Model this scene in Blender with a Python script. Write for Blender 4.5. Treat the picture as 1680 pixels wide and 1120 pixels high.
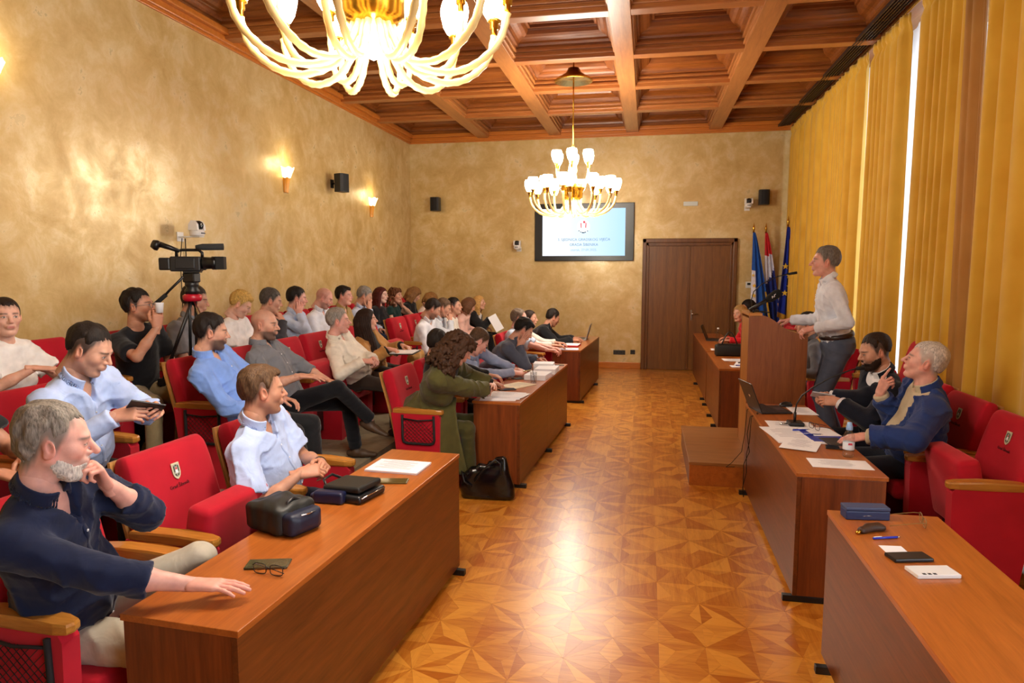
import bpy, bmesh, math, random
import numpy as np
from math import pi, sin, cos, radians, sqrt, atan2
from mathutils import Vector, Matrix
random.seed(7); rng = np.random.default_rng(7)
S = bpy.context.scene
COL = S.collection
for o in list(bpy.data.objects): bpy.data.objects.remove(o)

# ------------------------------------------------------------------ camera, world, lights, exposure
FOC = 1120.0
PHI = math.atan(118/FOC); TH = math.atan(222/FOC*math.cos(PHI))
cd = bpy.data.cameras.new('camera'); cam = bpy.data.objects.new('camera', cd); COL.objects.link(cam)
cd.sensor_width = 36.0; cd.lens = 36.0*FOC/1680.0; cd.clip_start = .05; cd.clip_end = 100
cam.location = (0, 0, 1.80)
cam.rotation_euler = (pi/2-PHI, 0, TH)
S.camera = cam
S.view_settings.view_transform = 'Standard'; S.view_settings.look = 'None'
S.view_settings.gamma = 1.0; S.view_settings.use_curve_mapping = False
EXPOSURE = -0.15
S.view_settings.exposure = EXPOSURE
S.cycles.use_denoising = True
S.cycles.transparent_max_bounces = 24; S.cycles.max_bounces = 7; S.cycles.diffuse_bounces = 4; S.cycles.glossy_bounces = 4; S.cycles.transmission_bounces = 6
S.cycles.sample_clamp_indirect = 6.0; S.cycles.caustics_reflective = False; S.cycles.caustics_refractive = False
W = bpy.data.worlds.new('daylight'); S.world = W; W.use_nodes = True
W.node_tree.nodes['Background'].inputs[0].default_value = (.86, .92, 1, 1)
W.node_tree.nodes['Background'].inputs[1].default_value = 6.0
SHADE_EMIT = 24.0
def area(name, loc, target, sx, sy, power, col):
    d = bpy.data.lights.new(name, 'AREA'); d.shape = 'RECTANGLE'; d.size = sx; d.size_y = sy; d.energy = power; d.color = col
    o = bpy.data.objects.new(name, d); COL.objects.link(o); o.location = loc
    o.rotation_euler = (Vector(target)-Vector(loc)).to_track_quat('-Z', 'Y').to_euler(); return o
# fill lamps added out of view along the side wall to brighten the room
area('window_daylight', (2.55, -.9, 2.5), (-4, 3.2, .9), 1.6, 3.0, 40, (.95, .97, 1))
area('window_daylight', (2.55, 1.0, 2.6), (-4, 4.0, .6), 1.3, 3.0, 28, (.95, .97, 1))
def point(name, loc, power, col=(1, .90, .78), r=.08):
    d = bpy.data.lights.new(name, 'POINT'); d.energy = power; d.color = col; d.shadow_soft_size = r
    o = bpy.data.objects.new(name, d); COL.objects.link(o); o.location = loc; return o

# ------------------------------------------------------------------ materials
MATS = {}
def newmat(name):
    m = bpy.data.materials.new(name); m.use_nodes = True; nt = m.node_tree
    return m, nt, nt.nodes['Principled BSDF']
def N(nt, t, **kw):
    n = nt.nodes.new(t)
    for k, v in kw.items():
        if k[0] == 'i' and k[1:].isdigit(): n.inputs[int(k[1:])].default_value = v
        elif k in n.inputs: n.inputs[k].default_value = v
        else: setattr(n, k, v)
    return n
def rgb(h):
    h = h.lstrip('#'); c = [int(h[i:i+2], 16)/255 for i in (0, 2, 4)]
    return tuple((x/12.92 if x <= .04045 else ((x+.055)/1.055)**2.4) for x in c)+(1,)
def ramp(nt, stops):
    r = nt.nodes.new('ShaderNodeValToRGB'); e = r.color_ramp.elements
    while len(e) < len(stops): e.new(.5)
    for el, (p, c) in zip(e, stops): el.position = p; el.color = c
    return r
def plain(name, col, rough=.6, metal=0.0, spec=.5, **kw):
    key = ('p', name, col, rough, metal)
    if key in MATS: return MATS[key]
    m, nt, b = newmat(name); b.inputs['Base Color'].default_value = rgb(col) if isinstance(col, str) else col
    b.inputs['Roughness'].default_value = rough; b.inputs['Metallic'].default_value = metal
    b.inputs['Specular IOR Level'].default_value = spec
    tc = N(nt, 'ShaderNodeTexCoord'); nz = N(nt, 'ShaderNodeTexNoise', Scale=60.0, Detail=2.0)
    bp = N(nt, 'ShaderNodeBump', Strength=.05, Distance=.002)
    nt.links.new(tc.outputs['Object'], nz.inputs['Vector']); nt.links.new(nz.outputs[0], bp.inputs['Height']); nt.links.new(bp.outputs[0], b.inputs['Normal'])
    for k, v in kw.items(): b.inputs[k.replace('_', ' ')].default_value = v
    MATS[key] = m; return m
def emit(name, col, st):
    key = ('e', name, col, st)
    if key in MATS: return MATS[key]
    m, nt, b = newmat(name); b.inputs['Base Color'].default_value = rgb(col)
    b.inputs['Emission Color'].default_value = rgb(col); b.inputs['Emission Strength'].default_value = st
    MATS[key] = m; return m
def fabric(col, rough=.9, weave=900.0, var=.12, sheen=.15, name='cloth'):
    key = ('f', col, rough, weave, var)
    if key in MATS: return MATS[key]
    m, nt, b = newmat(name); c = rgb(col)
    tc = N(nt, 'ShaderNodeTexCoord'); n1 = N(nt, 'ShaderNodeTexNoise', Scale=14.0, Detail=3.0)
    n2 = N(nt, 'ShaderNodeTexNoise', Scale=weave, Detail=1.0)
    nt.links.new(tc.outputs['Object'], n1.inputs['Vector']); nt.links.new(tc.outputs['Object'], n2.inputs['Vector'])
    r = ramp(nt, [(.3, tuple(x*(1-var) for x in c[:3])+(1,)), (.7, tuple(min(1, x*(1+var)) for x in c[:3])+(1,))])
    nt.links.new(n1.outputs[0], r.inputs[0]); nt.links.new(r.outputs[0], b.inputs['Base Color'])
    bp = N(nt, 'ShaderNodeBump', Strength=.25, Distance=.0008); nt.links.new(n2.outputs[0], bp.inputs['Height'])
    bp2 = N(nt, 'ShaderNodeBump', Strength=.22, Distance=.02); n3 = N(nt, 'ShaderNodeTexNoise', Scale=11.0, Detail=2.5)
    n3.inputs['Distortion'].default_value = 1.2
    nt.links.new(tc.outputs['Object'], n3.inputs['Vector']); nt.links.new(n3.outputs[0], bp2.inputs['Height']); nt.links.new(bp.outputs[0], bp2.inputs['Normal'])
    nt.links.new(bp2.outputs[0], b.inputs['Normal']); b.inputs['Roughness'].default_value = rough
    b.inputs['Sheen Weight'].default_value = sheen; b.inputs['Specular IOR Level'].default_value = .2
    MATS[key] = m; return m
def velvet(col='#b01226'):
    key = ('v', col)
    if key in MATS: return MATS[key]
    m, nt, b = newmat('red_upholstery'); c = rgb(col)
    tc = N(nt, 'ShaderNodeTexCoord'); n1 = N(nt, 'ShaderNodeTexNoise', Scale=5.0, Detail=3.0); n2 = N(nt, 'ShaderNodeTexNoise', Scale=700.0, Detail=1.0)
    for n in (n1, n2): nt.links.new(tc.outputs['Object'], n.inputs['Vector'])
    r = ramp(nt, [(.3, tuple(x*.88 for x in c[:3])+(1,)), (.7, tuple(min(1, x*1.1) for x in c[:3])+(1,))])
    nt.links.new(n1.outputs[0], r.inputs[0]); nt.links.new(r.outputs[0], b.inputs['Base Color'])
    bp = N(nt, 'ShaderNodeBump', Strength=.3, Distance=.001); nt.links.new(n2.outputs[0], bp.inputs['Height']); nt.links.new(bp.outputs[0], b.inputs['Normal'])
    b.inputs['Roughness'].default_value = .85; b.inputs['Sheen Weight'].default_value = .35; b.inputs['Sheen Tint'].default_value = (1, .3, .3, 1); b.inputs['Specular IOR Level'].default_value = .2
    MATS[key] = m; return m
def wood(name, dark, light, axis='x', rough=.35, scale=1.0, coat=0.0, rnd=0.0, attr=None):
    key = ('w', name, dark, light, axis, rough, scale)
    if key in MATS: return MATS[key]
    m, nt, b = newmat(name); a, c = rgb(dark), rgb(light)
    tc = N(nt, 'ShaderNodeTexCoord'); mp = N(nt, 'ShaderNodeMapping')
    sc = {'x': (1.1, 16, 16), 'y': (16, 1.1, 16), 'z': (16, 16, 1.1)}[axis]
    mp.inputs['Scale'].default_value = tuple(s*scale for s in sc)
    oi = N(nt, 'ShaderNodeObjectInfo')
    nt.links.new(tc.outputs['Object'], mp.inputs['Vector'])
    mul = N(nt, 'ShaderNodeMath', operation='MULTIPLY', i1=37.0); nt.links.new(oi.outputs['Random'], mul.inputs[0])
    nt.links.new(mul.outputs[0], mp.inputs['Location'])
    n1 = N(nt, 'ShaderNodeTexNoise', Scale=1.6, Detail=5.0, Roughness=.62); n1.inputs['Distortion'].default_value = .6
    nt.links.new(mp.outputs[0], n1.inputs['Vector'])
    n2 = N(nt, 'ShaderNodeTexNoise', Scale=9.0, Detail=2.0); nt.links.new(mp.outputs[0], n2.inputs['Vector'])
    mx = N(nt, 'ShaderNodeMath', operation='MULTIPLY_ADD', i1=.35, i2=0.0); nt.links.new(n2.outputs[0], mx.inputs[0])
    ad = N(nt, 'ShaderNodeMath', operation='MULTIPLY_ADD', i1=.75); nt.links.new(n1.outputs[0], ad.inputs[0]); nt.links.new(mx.outputs[0], ad.inputs[2])
    src = ad
    if rnd:
        if attr:
            at = N(nt, 'ShaderNodeAttribute', attribute_name=attr); ro = at.outputs['Fac']
        else: ro = oi.outputs['Random']
        r2 = N(nt, 'ShaderNodeMath', operation='MULTIPLY_ADD', i1=rnd, i2=-rnd/2); nt.links.new(ro, r2.inputs[0])
        s2 = N(nt, 'ShaderNodeMath', operation='ADD'); nt.links.new(ad.outputs[0], s2.inputs[0]); nt.links.new(r2.outputs[0], s2.inputs[1]); src = s2
    r = ramp(nt, [(.28, a), (.78, c)]); nt.links.new(src.outputs[0], r.inputs[0]); nt.links.new(r.outputs[0], b.inputs['Base Color'])
    bp = N(nt, 'ShaderNodeBump', Strength=.08, Distance=.002); nt.links.new(n1.outputs[0], bp.inputs['Height']); nt.links.new(bp.outputs[0], b.inputs['Normal'])
    b.inputs['Roughness'].default_value = rough; b.inputs['Coat Weight'].default_value = coat; b.inputs['Coat Roughness'].default_value = .12
    MATS[key] = m; return m
def glassmat(name='clear_glass', col=(.95, .98, 1, 1), rough=.02):
    """thin clear glass: mostly see-through with a fresnel sheen"""
    key = ('g', name)
    if key in MATS: return MATS[key]
    m, nt, b = newmat(name); nt.nodes.remove(b); out = nt.nodes['Material Output']
    t = N(nt, 'ShaderNodeBsdfTransparent'); t.inputs[0].default_value = tuple(c*.97 for c in col[:3])+(1,); g = N(nt, 'ShaderNodeBsdfGlossy'); g.inputs['Roughness'].default_value = max(rough, .02)
    fr = N(nt, 'ShaderNodeLayerWeight', Blend=.25); mu = N(nt, 'ShaderNodeMath', operation='MULTIPLY_ADD', i1=.45, i2=.03); mx = N(nt, 'ShaderNodeMixShader')
    nt.links.new(fr.outputs['Facing'], mu.inputs[0]); nt.links.new(mu.outputs[0], mx.inputs[0]); nt.links.new(t.outputs[0], mx.inputs[1]); nt.links.new(g.outputs[0], mx.inputs[2]); nt.links.new(mx.outputs[0], out.inputs[0])
    MATS[key] = m; return m
def stucco():
    m, nt, b = newmat('gold_stucco')
    tc = N(nt, 'ShaderNodeTexCoord')
    n1 = N(nt, 'ShaderNodeTexNoise', Scale=.7, Detail=4.0, Roughness=.6); n1.inputs['Distortion'].default_value = .4
    n2 = N(nt, 'ShaderNodeTexNoise', Scale=3.4, Detail=9.0, Roughness=.70); n2.inputs['Distortion'].default_value = .35
    n3 = N(nt, 'ShaderNodeTexNoise', Scale=13.0, Detail=5.0); n3.inputs['Distortion'].default_value = 1.4
    for n in (n1, n2, n3): nt.links.new(tc.outputs['Object'], n.inputs['Vector'])
    r1 = ramp(nt, [(.3, rgb('#b49452')), (.5, rgb('#cfb276')), (.7, rgb('#dec894'))])
    r2 = ramp(nt, [(.36, rgb('#b89452')), (.5, rgb('#d1b57a')), (.64, rgb('#e8d8b0'))])
    nt.links.new(n1.outputs[0], r1.inputs[0]); nt.links.new(n2.outputs[0], r2.inputs[0])
    mx = N(nt, 'ShaderNodeMix', data_type='RGBA'); mx.inputs[0].default_value = .5
    nt.links.new(r1.outputs[0], mx.inputs[6]); nt.links.new(r2.outputs[0], mx.inputs[7]); nt.links.new(mx.outputs[2], b.inputs['Base Color'])
    rr = N(nt, 'ShaderNodeMapRange'); rr.inputs[1].default_value = .35; rr.inputs[2].default_value = .65; rr.inputs[3].default_value = .44; rr.inputs[4].default_value = .27
    nt.links.new(n2.outputs[0], rr.inputs[0]); nt.links.new(rr.outputs[0], b.inputs['Roughness'])
    b.inputs['Metallic'].default_value = .16
    ad = N(nt, 'ShaderNodeMath', operation='MULTIPLY_ADD', i1=.12); nt.links.new(n3.outputs[0], ad.inputs[0]); nt.links.new(n2.outputs[0], ad.inputs[2])
    bp = N(nt, 'ShaderNodeBump', Strength=.2, Distance=.012); nt.links.new(ad.outputs[0], bp.inputs['Height']); nt.links.new(bp.outputs[0], b.inputs['Normal'])
    return m
M_STUCCO = stucco()
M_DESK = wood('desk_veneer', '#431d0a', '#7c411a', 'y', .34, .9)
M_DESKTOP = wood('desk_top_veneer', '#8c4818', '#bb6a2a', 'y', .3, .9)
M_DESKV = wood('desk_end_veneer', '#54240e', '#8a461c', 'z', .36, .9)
M_PODIUM = wood('podium_veneer', '#6e3a1c', '#995b30', 'z', .4, .9)
M_CEIL = wood('ceiling_oak', '#5a2b0e', '#985722', 'x', .33, .8)
M_CEILB = wood('ceiling_beam_oak', '#8a4e22', '#b5783f', 'y', .36, .8)
M_CEILX = wood('ceiling_cross_oak', '#8a4a20', '#b07036', 'x', .36, .8)
M_PARQ = wood('parquet_wood', '#a75a12', '#d48f34', 'x', .28, 1.4, .0, .5)
M_PARQ2 = wood('parquet_wood_far', '#a75a12', '#d48f34', 'y', .28, 1.4, .0, .5, 'shade')
M_ARM = wood('armrest_wood', '#8e5318', '#c68838', 'x', .3, 1.5)
M_SHELL = wood('laminated_wood', '#9a6a30', '#c08c4c', 'z', .45, 1.2)
M_DOOR = wood('door_veneer', '#54300f', '#85541f', 'z', .4, .7)
M_DOORF = wood('door_frame_wood', '#4c2a0e', '#7a4a1c', 'z', .35, .7)
M_BASE = wood('baseboard_wood', '#a5581c', '#c87a2c', 'x', .35, .8)
M_RED = velvet()
M_BLK = plain('black_plastic', '#101012', .42)
M_BLKR = plain('black_rubber', '#0c0c0d', .8)
M_BRASS = plain('brass', '#c79a3a', .22, 1.0)
M_CHROME = plain('chrome', '#c8c8c8', .18, 1.0)
M_PAPER = plain('paper', '#f1f2f6', .85)
M_WHITE = plain('white_plastic', '#e6e6e4', .4)
M_INK = plain('ink', '#2c2c30', .8)

# ------------------------------------------------------------------ mesh helpers
def link(name, me, parent=None, loc=(0, 0, 0), rot=(0, 0, 0)):
    o = bpy.data.objects.new(name, me); COL.objects.link(o); o.location = loc; o.rotation_euler = rot
    if parent: o.parent = parent
    return o
def meshdata(name, v, f, mats=(), smooth=False, mi=None):
    me = bpy.data.meshes.new(name); v = np.asarray(v, dtype=np.float32)
    if isinstance(f, np.ndarray):
        me.vertices.add(len(v)); me.vertices.foreach_set('co', v.ravel())
        n, k = f.shape; me.loops.add(n*k); me.loops.foreach_set('vertex_index', f.ravel().astype(np.int32))
        me.polygons.add(n); me.polygons.foreach_set('loop_start', np.arange(0, n*k, k, dtype=np.int32))
        me.polygons.foreach_set('loop_total', np.full(n, k, dtype=np.int32)); me.update(calc_edges=True)
    else:
        me.from_pydata([tuple(map(float, p)) for p in v], [], f)
    for m in (mats if isinstance(mats, (list, tuple)) else [mats]): me.materials.append(m)
    if mi is not None: me.polygons.foreach_set('material_index', np.asarray(mi, dtype=np.int32))
    if smooth: me.polygons.foreach_set('use_smooth', np.ones(len(me.polygons), dtype=bool))
    me.update(); return me
def mk(name, v, f, mat, parent=None, smooth=False, loc=(0, 0, 0), rot=(0, 0, 0), mi=None):
    return link(name, meshdata(name, v, f, mat, smooth, mi), parent, loc, rot)
class MB:
    """collects shapes into one mesh"""
    def __init__(s): s.v = []; s.f = []; s.m = []; s.sm = []
    def add(s, v, f, mi=0, sm=False):
        n = len(s.v); s.v += [tuple(p) for p in v]; s.f += [tuple(i+n for i in q) for q in f]; s.m += [mi]*len(f); s.sm += [sm]*len(f); return s
    def box(s, lo, hi, bev=0.0, mi=0, xf=None, sm=False):
        bm = bmesh.new(); bmesh.ops.create_cube(bm, size=1)
        lo, hi = Vector(lo), Vector(hi); c = (lo+hi)/2; d = hi-lo
        for v in bm.verts: v.co = Vector((v.co.x*d.x, v.co.y*d.y, v.co.z*d.z))+c
        if bev: bmesh.ops.bevel(bm, geom=bm.edges[:], offset=bev, segments=2 if bev < .012 else 3, affect='EDGES', profile=.5)
        bm.normal_update(); bm.verts.index_update()
        vs = [(xf @ v.co) if xf else v.co.copy() for v in bm.verts]
        s.add(vs, [[v.index for v in f.verts] for f in bm.faces], mi, sm or bev > .012); bm.free(); return s
    def tube(s, pts, r, n=8, mi=0, cap=True, sm=True):
        pts = [Vector(p) for p in pts]; rs = r if isinstance(r, (list, tuple)) else [r]*len(pts)
        vs = []; fs = []; up = None
        for i, p in enumerate(pts):
            t = (pts[min(i+1, len(pts)-1)]-pts[max(i-1, 0)]).normalized()
            if up is None: up = t.orthogonal().normalized()
            up = (up-t*up.dot(t)).normalized(); sd = t.cross(up)
            for k in range(n):
                a = 2*pi*k/n; vs.append(p+(up*cos(a)+sd*sin(a))*rs[i])
        for i in range(len(pts)-1):
            for k in range(n): fs.append((i*n+k, i*n+(k+1) % n, (i+1)*n+(k+1) % n, (i+1)*n+k))
        if cap: fs.append(tuple(range(n))[::-1]); fs.append(tuple((len(pts)-1)*n+k for k in range(n)))
        return s.add(vs, fs, mi, sm)
    def lathe(s, prof, n=20, mi=0, loc=(0, 0, 0), xf=None, sm=True):
        vs = []; fs = []
        for r, z in prof:
            for k in range(n):
                a = 2*pi*k/n; p = Vector((r*cos(a), r*sin(a), z)); p = (xf @ p) if xf else p; vs.append(p+Vector(loc))
        for i in range(len(prof)-1):
            for k in range(n): fs.append((i*n+k, i*n+(k+1) % n, (i+1)*n+(k+1) % n, (i+1)*n+k))
        if prof[0][0] > 1e-4: fs.append(tuple(range(n))[::-1])
        if prof[-1][0] > 1e-4: fs.append(tuple((len(prof)-1)*n+k for k in range(n)))
        return s.add(vs, fs, mi, sm)
    def prism(s, poly, z0, z1, mi=0, xf=None, sm=False):
        n = len(poly); vs = [Vector((x, y, z0)) for x, y in poly]+[Vector((x, y, z1)) for x, y in poly]
        if xf: vs = [xf @ p for p in vs]
        fs = [tuple(range(n))[::-1], tuple(range(n, 2*n))]+[(k, (k+1) % n, n+(k+1) % n, n+k) for k in range(n)]
        return s.add(vs, fs, mi, sm)
    def grid(s, P, mi=0, sm=True):
        P = np.asarray(P); a, b = P.shape[:2]
        return s.add(P.reshape(-1, 3), [(i*b+j, i*b+j+1, (i+1)*b+j+1, (i+1)*b+j) for i in range(a-1) for j in range(b-1)], mi, sm)
    def data(s, name, mats):
        me = meshdata(name, s.v, s.f, mats, False, s.m); me.polygons.foreach_set('use_smooth', s.sm)
        return me
    def build(s, name, mats, parent=None, loc=(0, 0, 0), rot=(0, 0, 0)): return link(name, s.data(name, mats), parent, loc, rot)
def empty(name, loc=(0, 0, 0), rz=0.0):
    o = bpy.data.objects.new(name, None); COL.objects.link(o); o.location = loc; o.rotation_euler = (0, 0, rz); o.empty_display_size = .1; return o
def tag(o, label, cat, group=None, kind=None):
    o['label'] = label; o['category'] = cat
    if group: o['group'] = group
    if kind: o['kind'] = kind
    return o
def struct(o): o['kind'] = 'structure'; return o
def KIDS(o): return [c for c in bpy.data.objects if c.parent == o]
def dup(o, loc, rz, skip=()):
    tree = {}
    for c in COL.objects:
        if c.parent: tree.setdefault(c.parent.name, []).append(c)
    def rec(x, par):
        c = x.copy(); COL.objects.link(c)
        if par: c.parent = par
        for ch in tree.get(x.name, []):
            if ch.name.split('.')[0] not in skip: rec(ch, c)
        return c
    r = rec(o, None); r.location = loc; r.rotation_euler = (0, 0, rz); return r
def text(name, body, size, mat, parent, loc, rot, align='CENTER', ext=.0006):
    c = bpy.data.curves.new(name, 'FONT'); c.body = body; c.size = size; c.align_x = align; c.align_y = 'CENTER'; c.extrude = ext; c.resolution_u = 3
    c.materials.append(mat); t = bpy.data.objects.new(name, c); COL.objects.link(t); me = bpy.data.meshes.new_from_object(t.evaluated_get(bpy.context.evaluated_depsgraph_get()))
    bpy.data.objects.remove(t); me.name = name
    return link(name, me, parent, loc, rot)
# ------------------------------------------------------------------ room shell
XL, XR, YB, YN, ZC = -4.44, 2.85, 12.55, -2.6, 4.22
# floor with star parquet
fl = struct(MB().box((XL, YN, -.10), (XR, YB, -.0025)).build('floor', plain('subfloor', '#7a4312', .5)))
PS = .44
def kite_pieces():
    out = []; r = .40*PS; h = PS/2
    tips = [((h if k % 2 == 0 else h*sqrt(2))*cos(k*pi/4), (h if k % 2 == 0 else h*sqrt(2))*sin(k*pi/4)) for k in range(8)]
    side = [(r*.86*cos((k+.5)*pi/4), r*.86*sin((k+.5)*pi/4)) for k in range(8)]
    for k in range(8):
        out.append([(0, 0), side[k-1], tips[k]]); out.append([(0, 0), tips[k], side[k]]); out.append([side[k], tips[k], tips[(k+1) % 8]])
    res = []
    for t in out:
        a = sum((t[i][0]*t[(i+1) % 3][1]-t[(i+1) % 3][0]*t[i][1]) for i in range(3))
        if a < 0: t = t[::-1]
        c = (sum(p[0] for p in t)/3, sum(p[1] for p in t)/3)
        res.append((c, [((p[0]-c[0])*.994, (p[1]-c[1])*.994) for p in t]))
    return res
KP = kite_pieces()
KM = [MB().prism(t, -.0025, 0).data('parquet_piece', M_PARQ) for c, t in KP]
cells = []
for i in range(-7, 7):
    for j in range(-9, 24):
        cx, cy = .31+PS*i, 3.22+PS*j
        if cx-PS/2 < -2.1 or cx+PS/2 > XR-.02 or cy+PS/2 > YB+.0 or cy-PS/2 < YN: continue
        for k, (c, t) in enumerate(KP): cells.append((cx+c[0], cy+c[1], k))
def inview(x, y):
    if y < 2.35+.0*x: return 9+abs(y-2.35)
    if y < 8.6: lim = -1.02+.045*(y-3) , .80
    else: lim = -.86, .82
    if not (lim[0] < x < lim[1]): return 20+abs(x)
    return y
cells.sort(key=lambda c: inview(c[0], c[1]))
for x, y, k in cells[:300]: link('parquet_piece', KM[k], fl, (x, y, 0))
b = MB(); sh = []
for x, y, k in cells[300:]:
    b.prism([(p[0]+x, p[1]+y) for p in KP[k][1]], -.0025, 0); sh += [random.random()]*5
# border strips where panels stop
o = b.build('parquet_field', M_PARQ2, fl); o['kind'] = 'stuff'
at = o.data.attributes.new('shade', 'FLOAT', 'FACE'); at.data.foreach_set('value', np.array(sh, dtype=np.float32))
top = max(c[1] for c in cells); top = 3.22+PS*round((top-3.22)/PS-.3)+PS/2
bw = wood('border_wood', '#a05a16', '#cc8a32', 'x', .28, 1.2); bme = MB().box((0, top+.002, -.0025), (.418, YB-.001, 0)).data('border_board', bw)
for k in range(12): link('border_board', bme, fl, (-2.2+k*.42, 0, 0))
# tiers for the raised seating, carpeted
carpet = fabric('#8f7f5e', .95, 500, .15)
M_RISER = wood('riser_wood', '#3a1d0c', '#5a3016', 'y', .5)
T1, T2 = .18, .32
struct(MB().box((-3.33, YN+.05, 0), (-2.32, YB-.02, T1)).build('floor_tier', carpet))
struct(MB().box((XL+.01, YN+.05, 0), (-3.335, YB-.02, T2)).build('floor_tier', carpet))
# walls
struct(MB().box((XL-.15, YN, -.1), (XL, YB, 4.75)).build('wall_left', M_STUCCO))
struct(MB().box((XL-.15, YB, -.1), (XR+.3, YB+.15, 4.75)).build('wall_back', M_STUCCO))
struct(MB().box((XL-.15, YN-.15, -.1), (XR+.3, YN, 4.75)).build('wall_front', M_STUCCO))
wr = MB(); WIN = [(-1.75, -.25), (.35, 1.65), (3.4, 4.7), (5.75, 8.95), (10.3, 11.6)]
WIN = [(-1.8, -.1), (.3, 1.7), (3.4, 4.6), (5.4, 6.4), (6.6, 7.75), (8.05, 9.2), (10.4, 11.6)]
y = YN
for a, c in WIN:
    wr.box((XR, y, -.1), (XR+.3, a, 4.75)); wr.box((XR, a, -.1), (XR+.3, c, .35)); wr.box((XR, a, 4.05), (XR+.3, c, 4.75)); y = c
wr.box((XR, y, -.1), (XR+.3, YB, 4.75)); struct(wr.build('wall_right', M_STUCCO))
for i, (a, c) in enumerate(WIN):
    w = struct(empty('window_%d' % (i+1), (XR+.12, (a+c)/2, .35))); hw = (c-a)/2; hh = 3.70
    fb = MB().box((-.04, -hw, 0), (.04, -hw+.06, hh)).box((-.04, hw-.06, 0), (.04, hw, hh)).box((-.04, -hw, 0), (.04, hw, .06)).box((-.04, -hw, hh-.06), (.04, hw, hh)).box((-.03, -.03, .06), (.03, .03, hh-.06)).box((-.03, -hw, 2.5), (.03, hw, 2.56))
    fb.build('window_frame', M_WHITE, w)
    for s in (-1, 1):
        gb = MB().box((-.004, min(s*.03, s*(hw-.06)), .06), (.004, max(s*.03, s*(hw-.06)), 2.5)); gb.build('pane', glassmat('window_glass'), w)
        gb = MB().box((-.004, min(s*.03, s*(hw-.06)), 2.56), (.004, max(s*.03, s*(hw-.06)), hh-.06)); gb.build('pane', glassmat('window_glass'), w)
# skirting
struct(MB().box((-2.25, YB-.022, 0), (-.09, YB, .115), .006).build('baseboard_back', M_BASE))
struct(MB().box((1.535, YB-.022, 0), (XR, YB, .115), .006).build('baseboard_right', M_BASE))
# corner pilaster strip beside the curtain
struct(MB().box((2.44, YB-.05, 0), (2.50, YB, 4.17), .004).box((2.50, YB-.10, 0), (2.56, YB, 4.17), .004).build('trim_1', M_DOORF))
# ------------------------------------------------------------------ coffered ceiling
ce = struct(MB().box((XL-.1, YN-.1, 4.66), (XR+.3, YB+.1, 4.78)).build('ceiling', M_CEIL))
BX = [-3.0, -1.675, -.305, 1.10, 2.36]; BY = [12.32-1.38*k for k in range(0, 12)]
for x in BX[:4]:
    MB().box((x-.105, YN, 4.20), (x+.105, YB, 4.64), .006).box((x-.125, YN, 4.245), (x+.125, YB, 4.28), .008).box((x-.14, YN, 4.30), (x+.14, YB, 4.335), .006).build('ceiling_beam', M_CEILB, ce)
for y in BY[1:]:
    MB().box((XL, y-.075, 4.204), (2.45, y+.075, 4.64), .006).box((XL, y-.095, 4.248), (2.45, y+.095, 4.282), .008).box((XL, y-.11, 4.302), (2.45, y+.11, 4.336), .006).build('ceiling_beam', M_CEILX, ce)
# coffer moulding : stepped square rings climbing to a raised panel
def coffer(w, l):
    prof = [(.0, .10), (.0, .15), (.03, .155), (.035, .18), (.05, .20), (.075, .215), (.11, .225), (.14, .245), (.16, .28), (.165, .30), (.19, .302), (.195, .33), (.23, .335), (.24, .36), (.33, .362), (.335, .345), (.35, .335), (.365, .345), (.37, .372)]
    b = MB(); vs = []; fs = []
    for i, z in prof:
        a, c = w/2-i, l/2-i; vs += [(-a, -c, z), (a, -c, z), (a, c, z), (-a, c, z)]
    for k in range(len(prof)-1):
        for q in range(4): fs.append((4*k+q, 4*k+4+q, 4*k+4+(q+1) % 4, 4*k+(q+1) % 4))
    return MB().add(vs, fs).data('coffer_moulding', M_CEIL), MB().add(vs[-4:], [(3, 2, 1, 0)]).data('coffer_panel', wood('coffer_panel_oak', '#743812', '#a35c22', 'x', .3, .7))
cache = {}
xs = [XL+.02]+BX
for i in range(5):
    xa = xs[i]+(.125 if i else 0); xb = xs[i+1]-.125; w = xb-xa-.02
    for j in range(11):
        ya, yb = BY[j+1]+.095, BY[j]-.095
        if j == 0: yb = YB-.06
        key = (round(w, 2), round(yb-ya, 2))
        if key not in cache: cache[key] = coffer(w, yb-ya-.02)
        m, p = cache[key]
        c = link('coffer', m, ce, ((xa+xb)/2, (ya+yb)/2, 4.20)); link('coffer_panel', p, c)
# cornices
struct(MB().box((XL, YN, 4.17), (XL+.05, YB, 4.24), .01).box((XL, YN, 4.235), (XL+.10, YB, 4.30), .012).box((XL, YN, 4.14), (XL+.025, YB, 4.18), .006).build('trim_2', M_BASE))
struct(MB().box((XL, YB-.05, 4.17), (2.45, YB, 4.24), .01).box((XL, YB-.10, 4.235), (2.45, YB, 4.30), .012).box((XL, YB-.025, 4.14), (2.45, YB, 4.18), .006).build('trim_3', M_BASE))
vb = MB().box((2.36, YN, 4.215), (XR, YB, 4.32), .004)
struct(vb.build('trim_4', M_CEILB))
vent = MB()
for k in range(6): vent.box((2.12+k*.034, YN, 4.195+.004*k), (2.132+k*.034, YB-.05, 4.235), .0)
struct(vent.build('trim_5', plain('dark_vent', '#2a160a', .5)))
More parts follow.
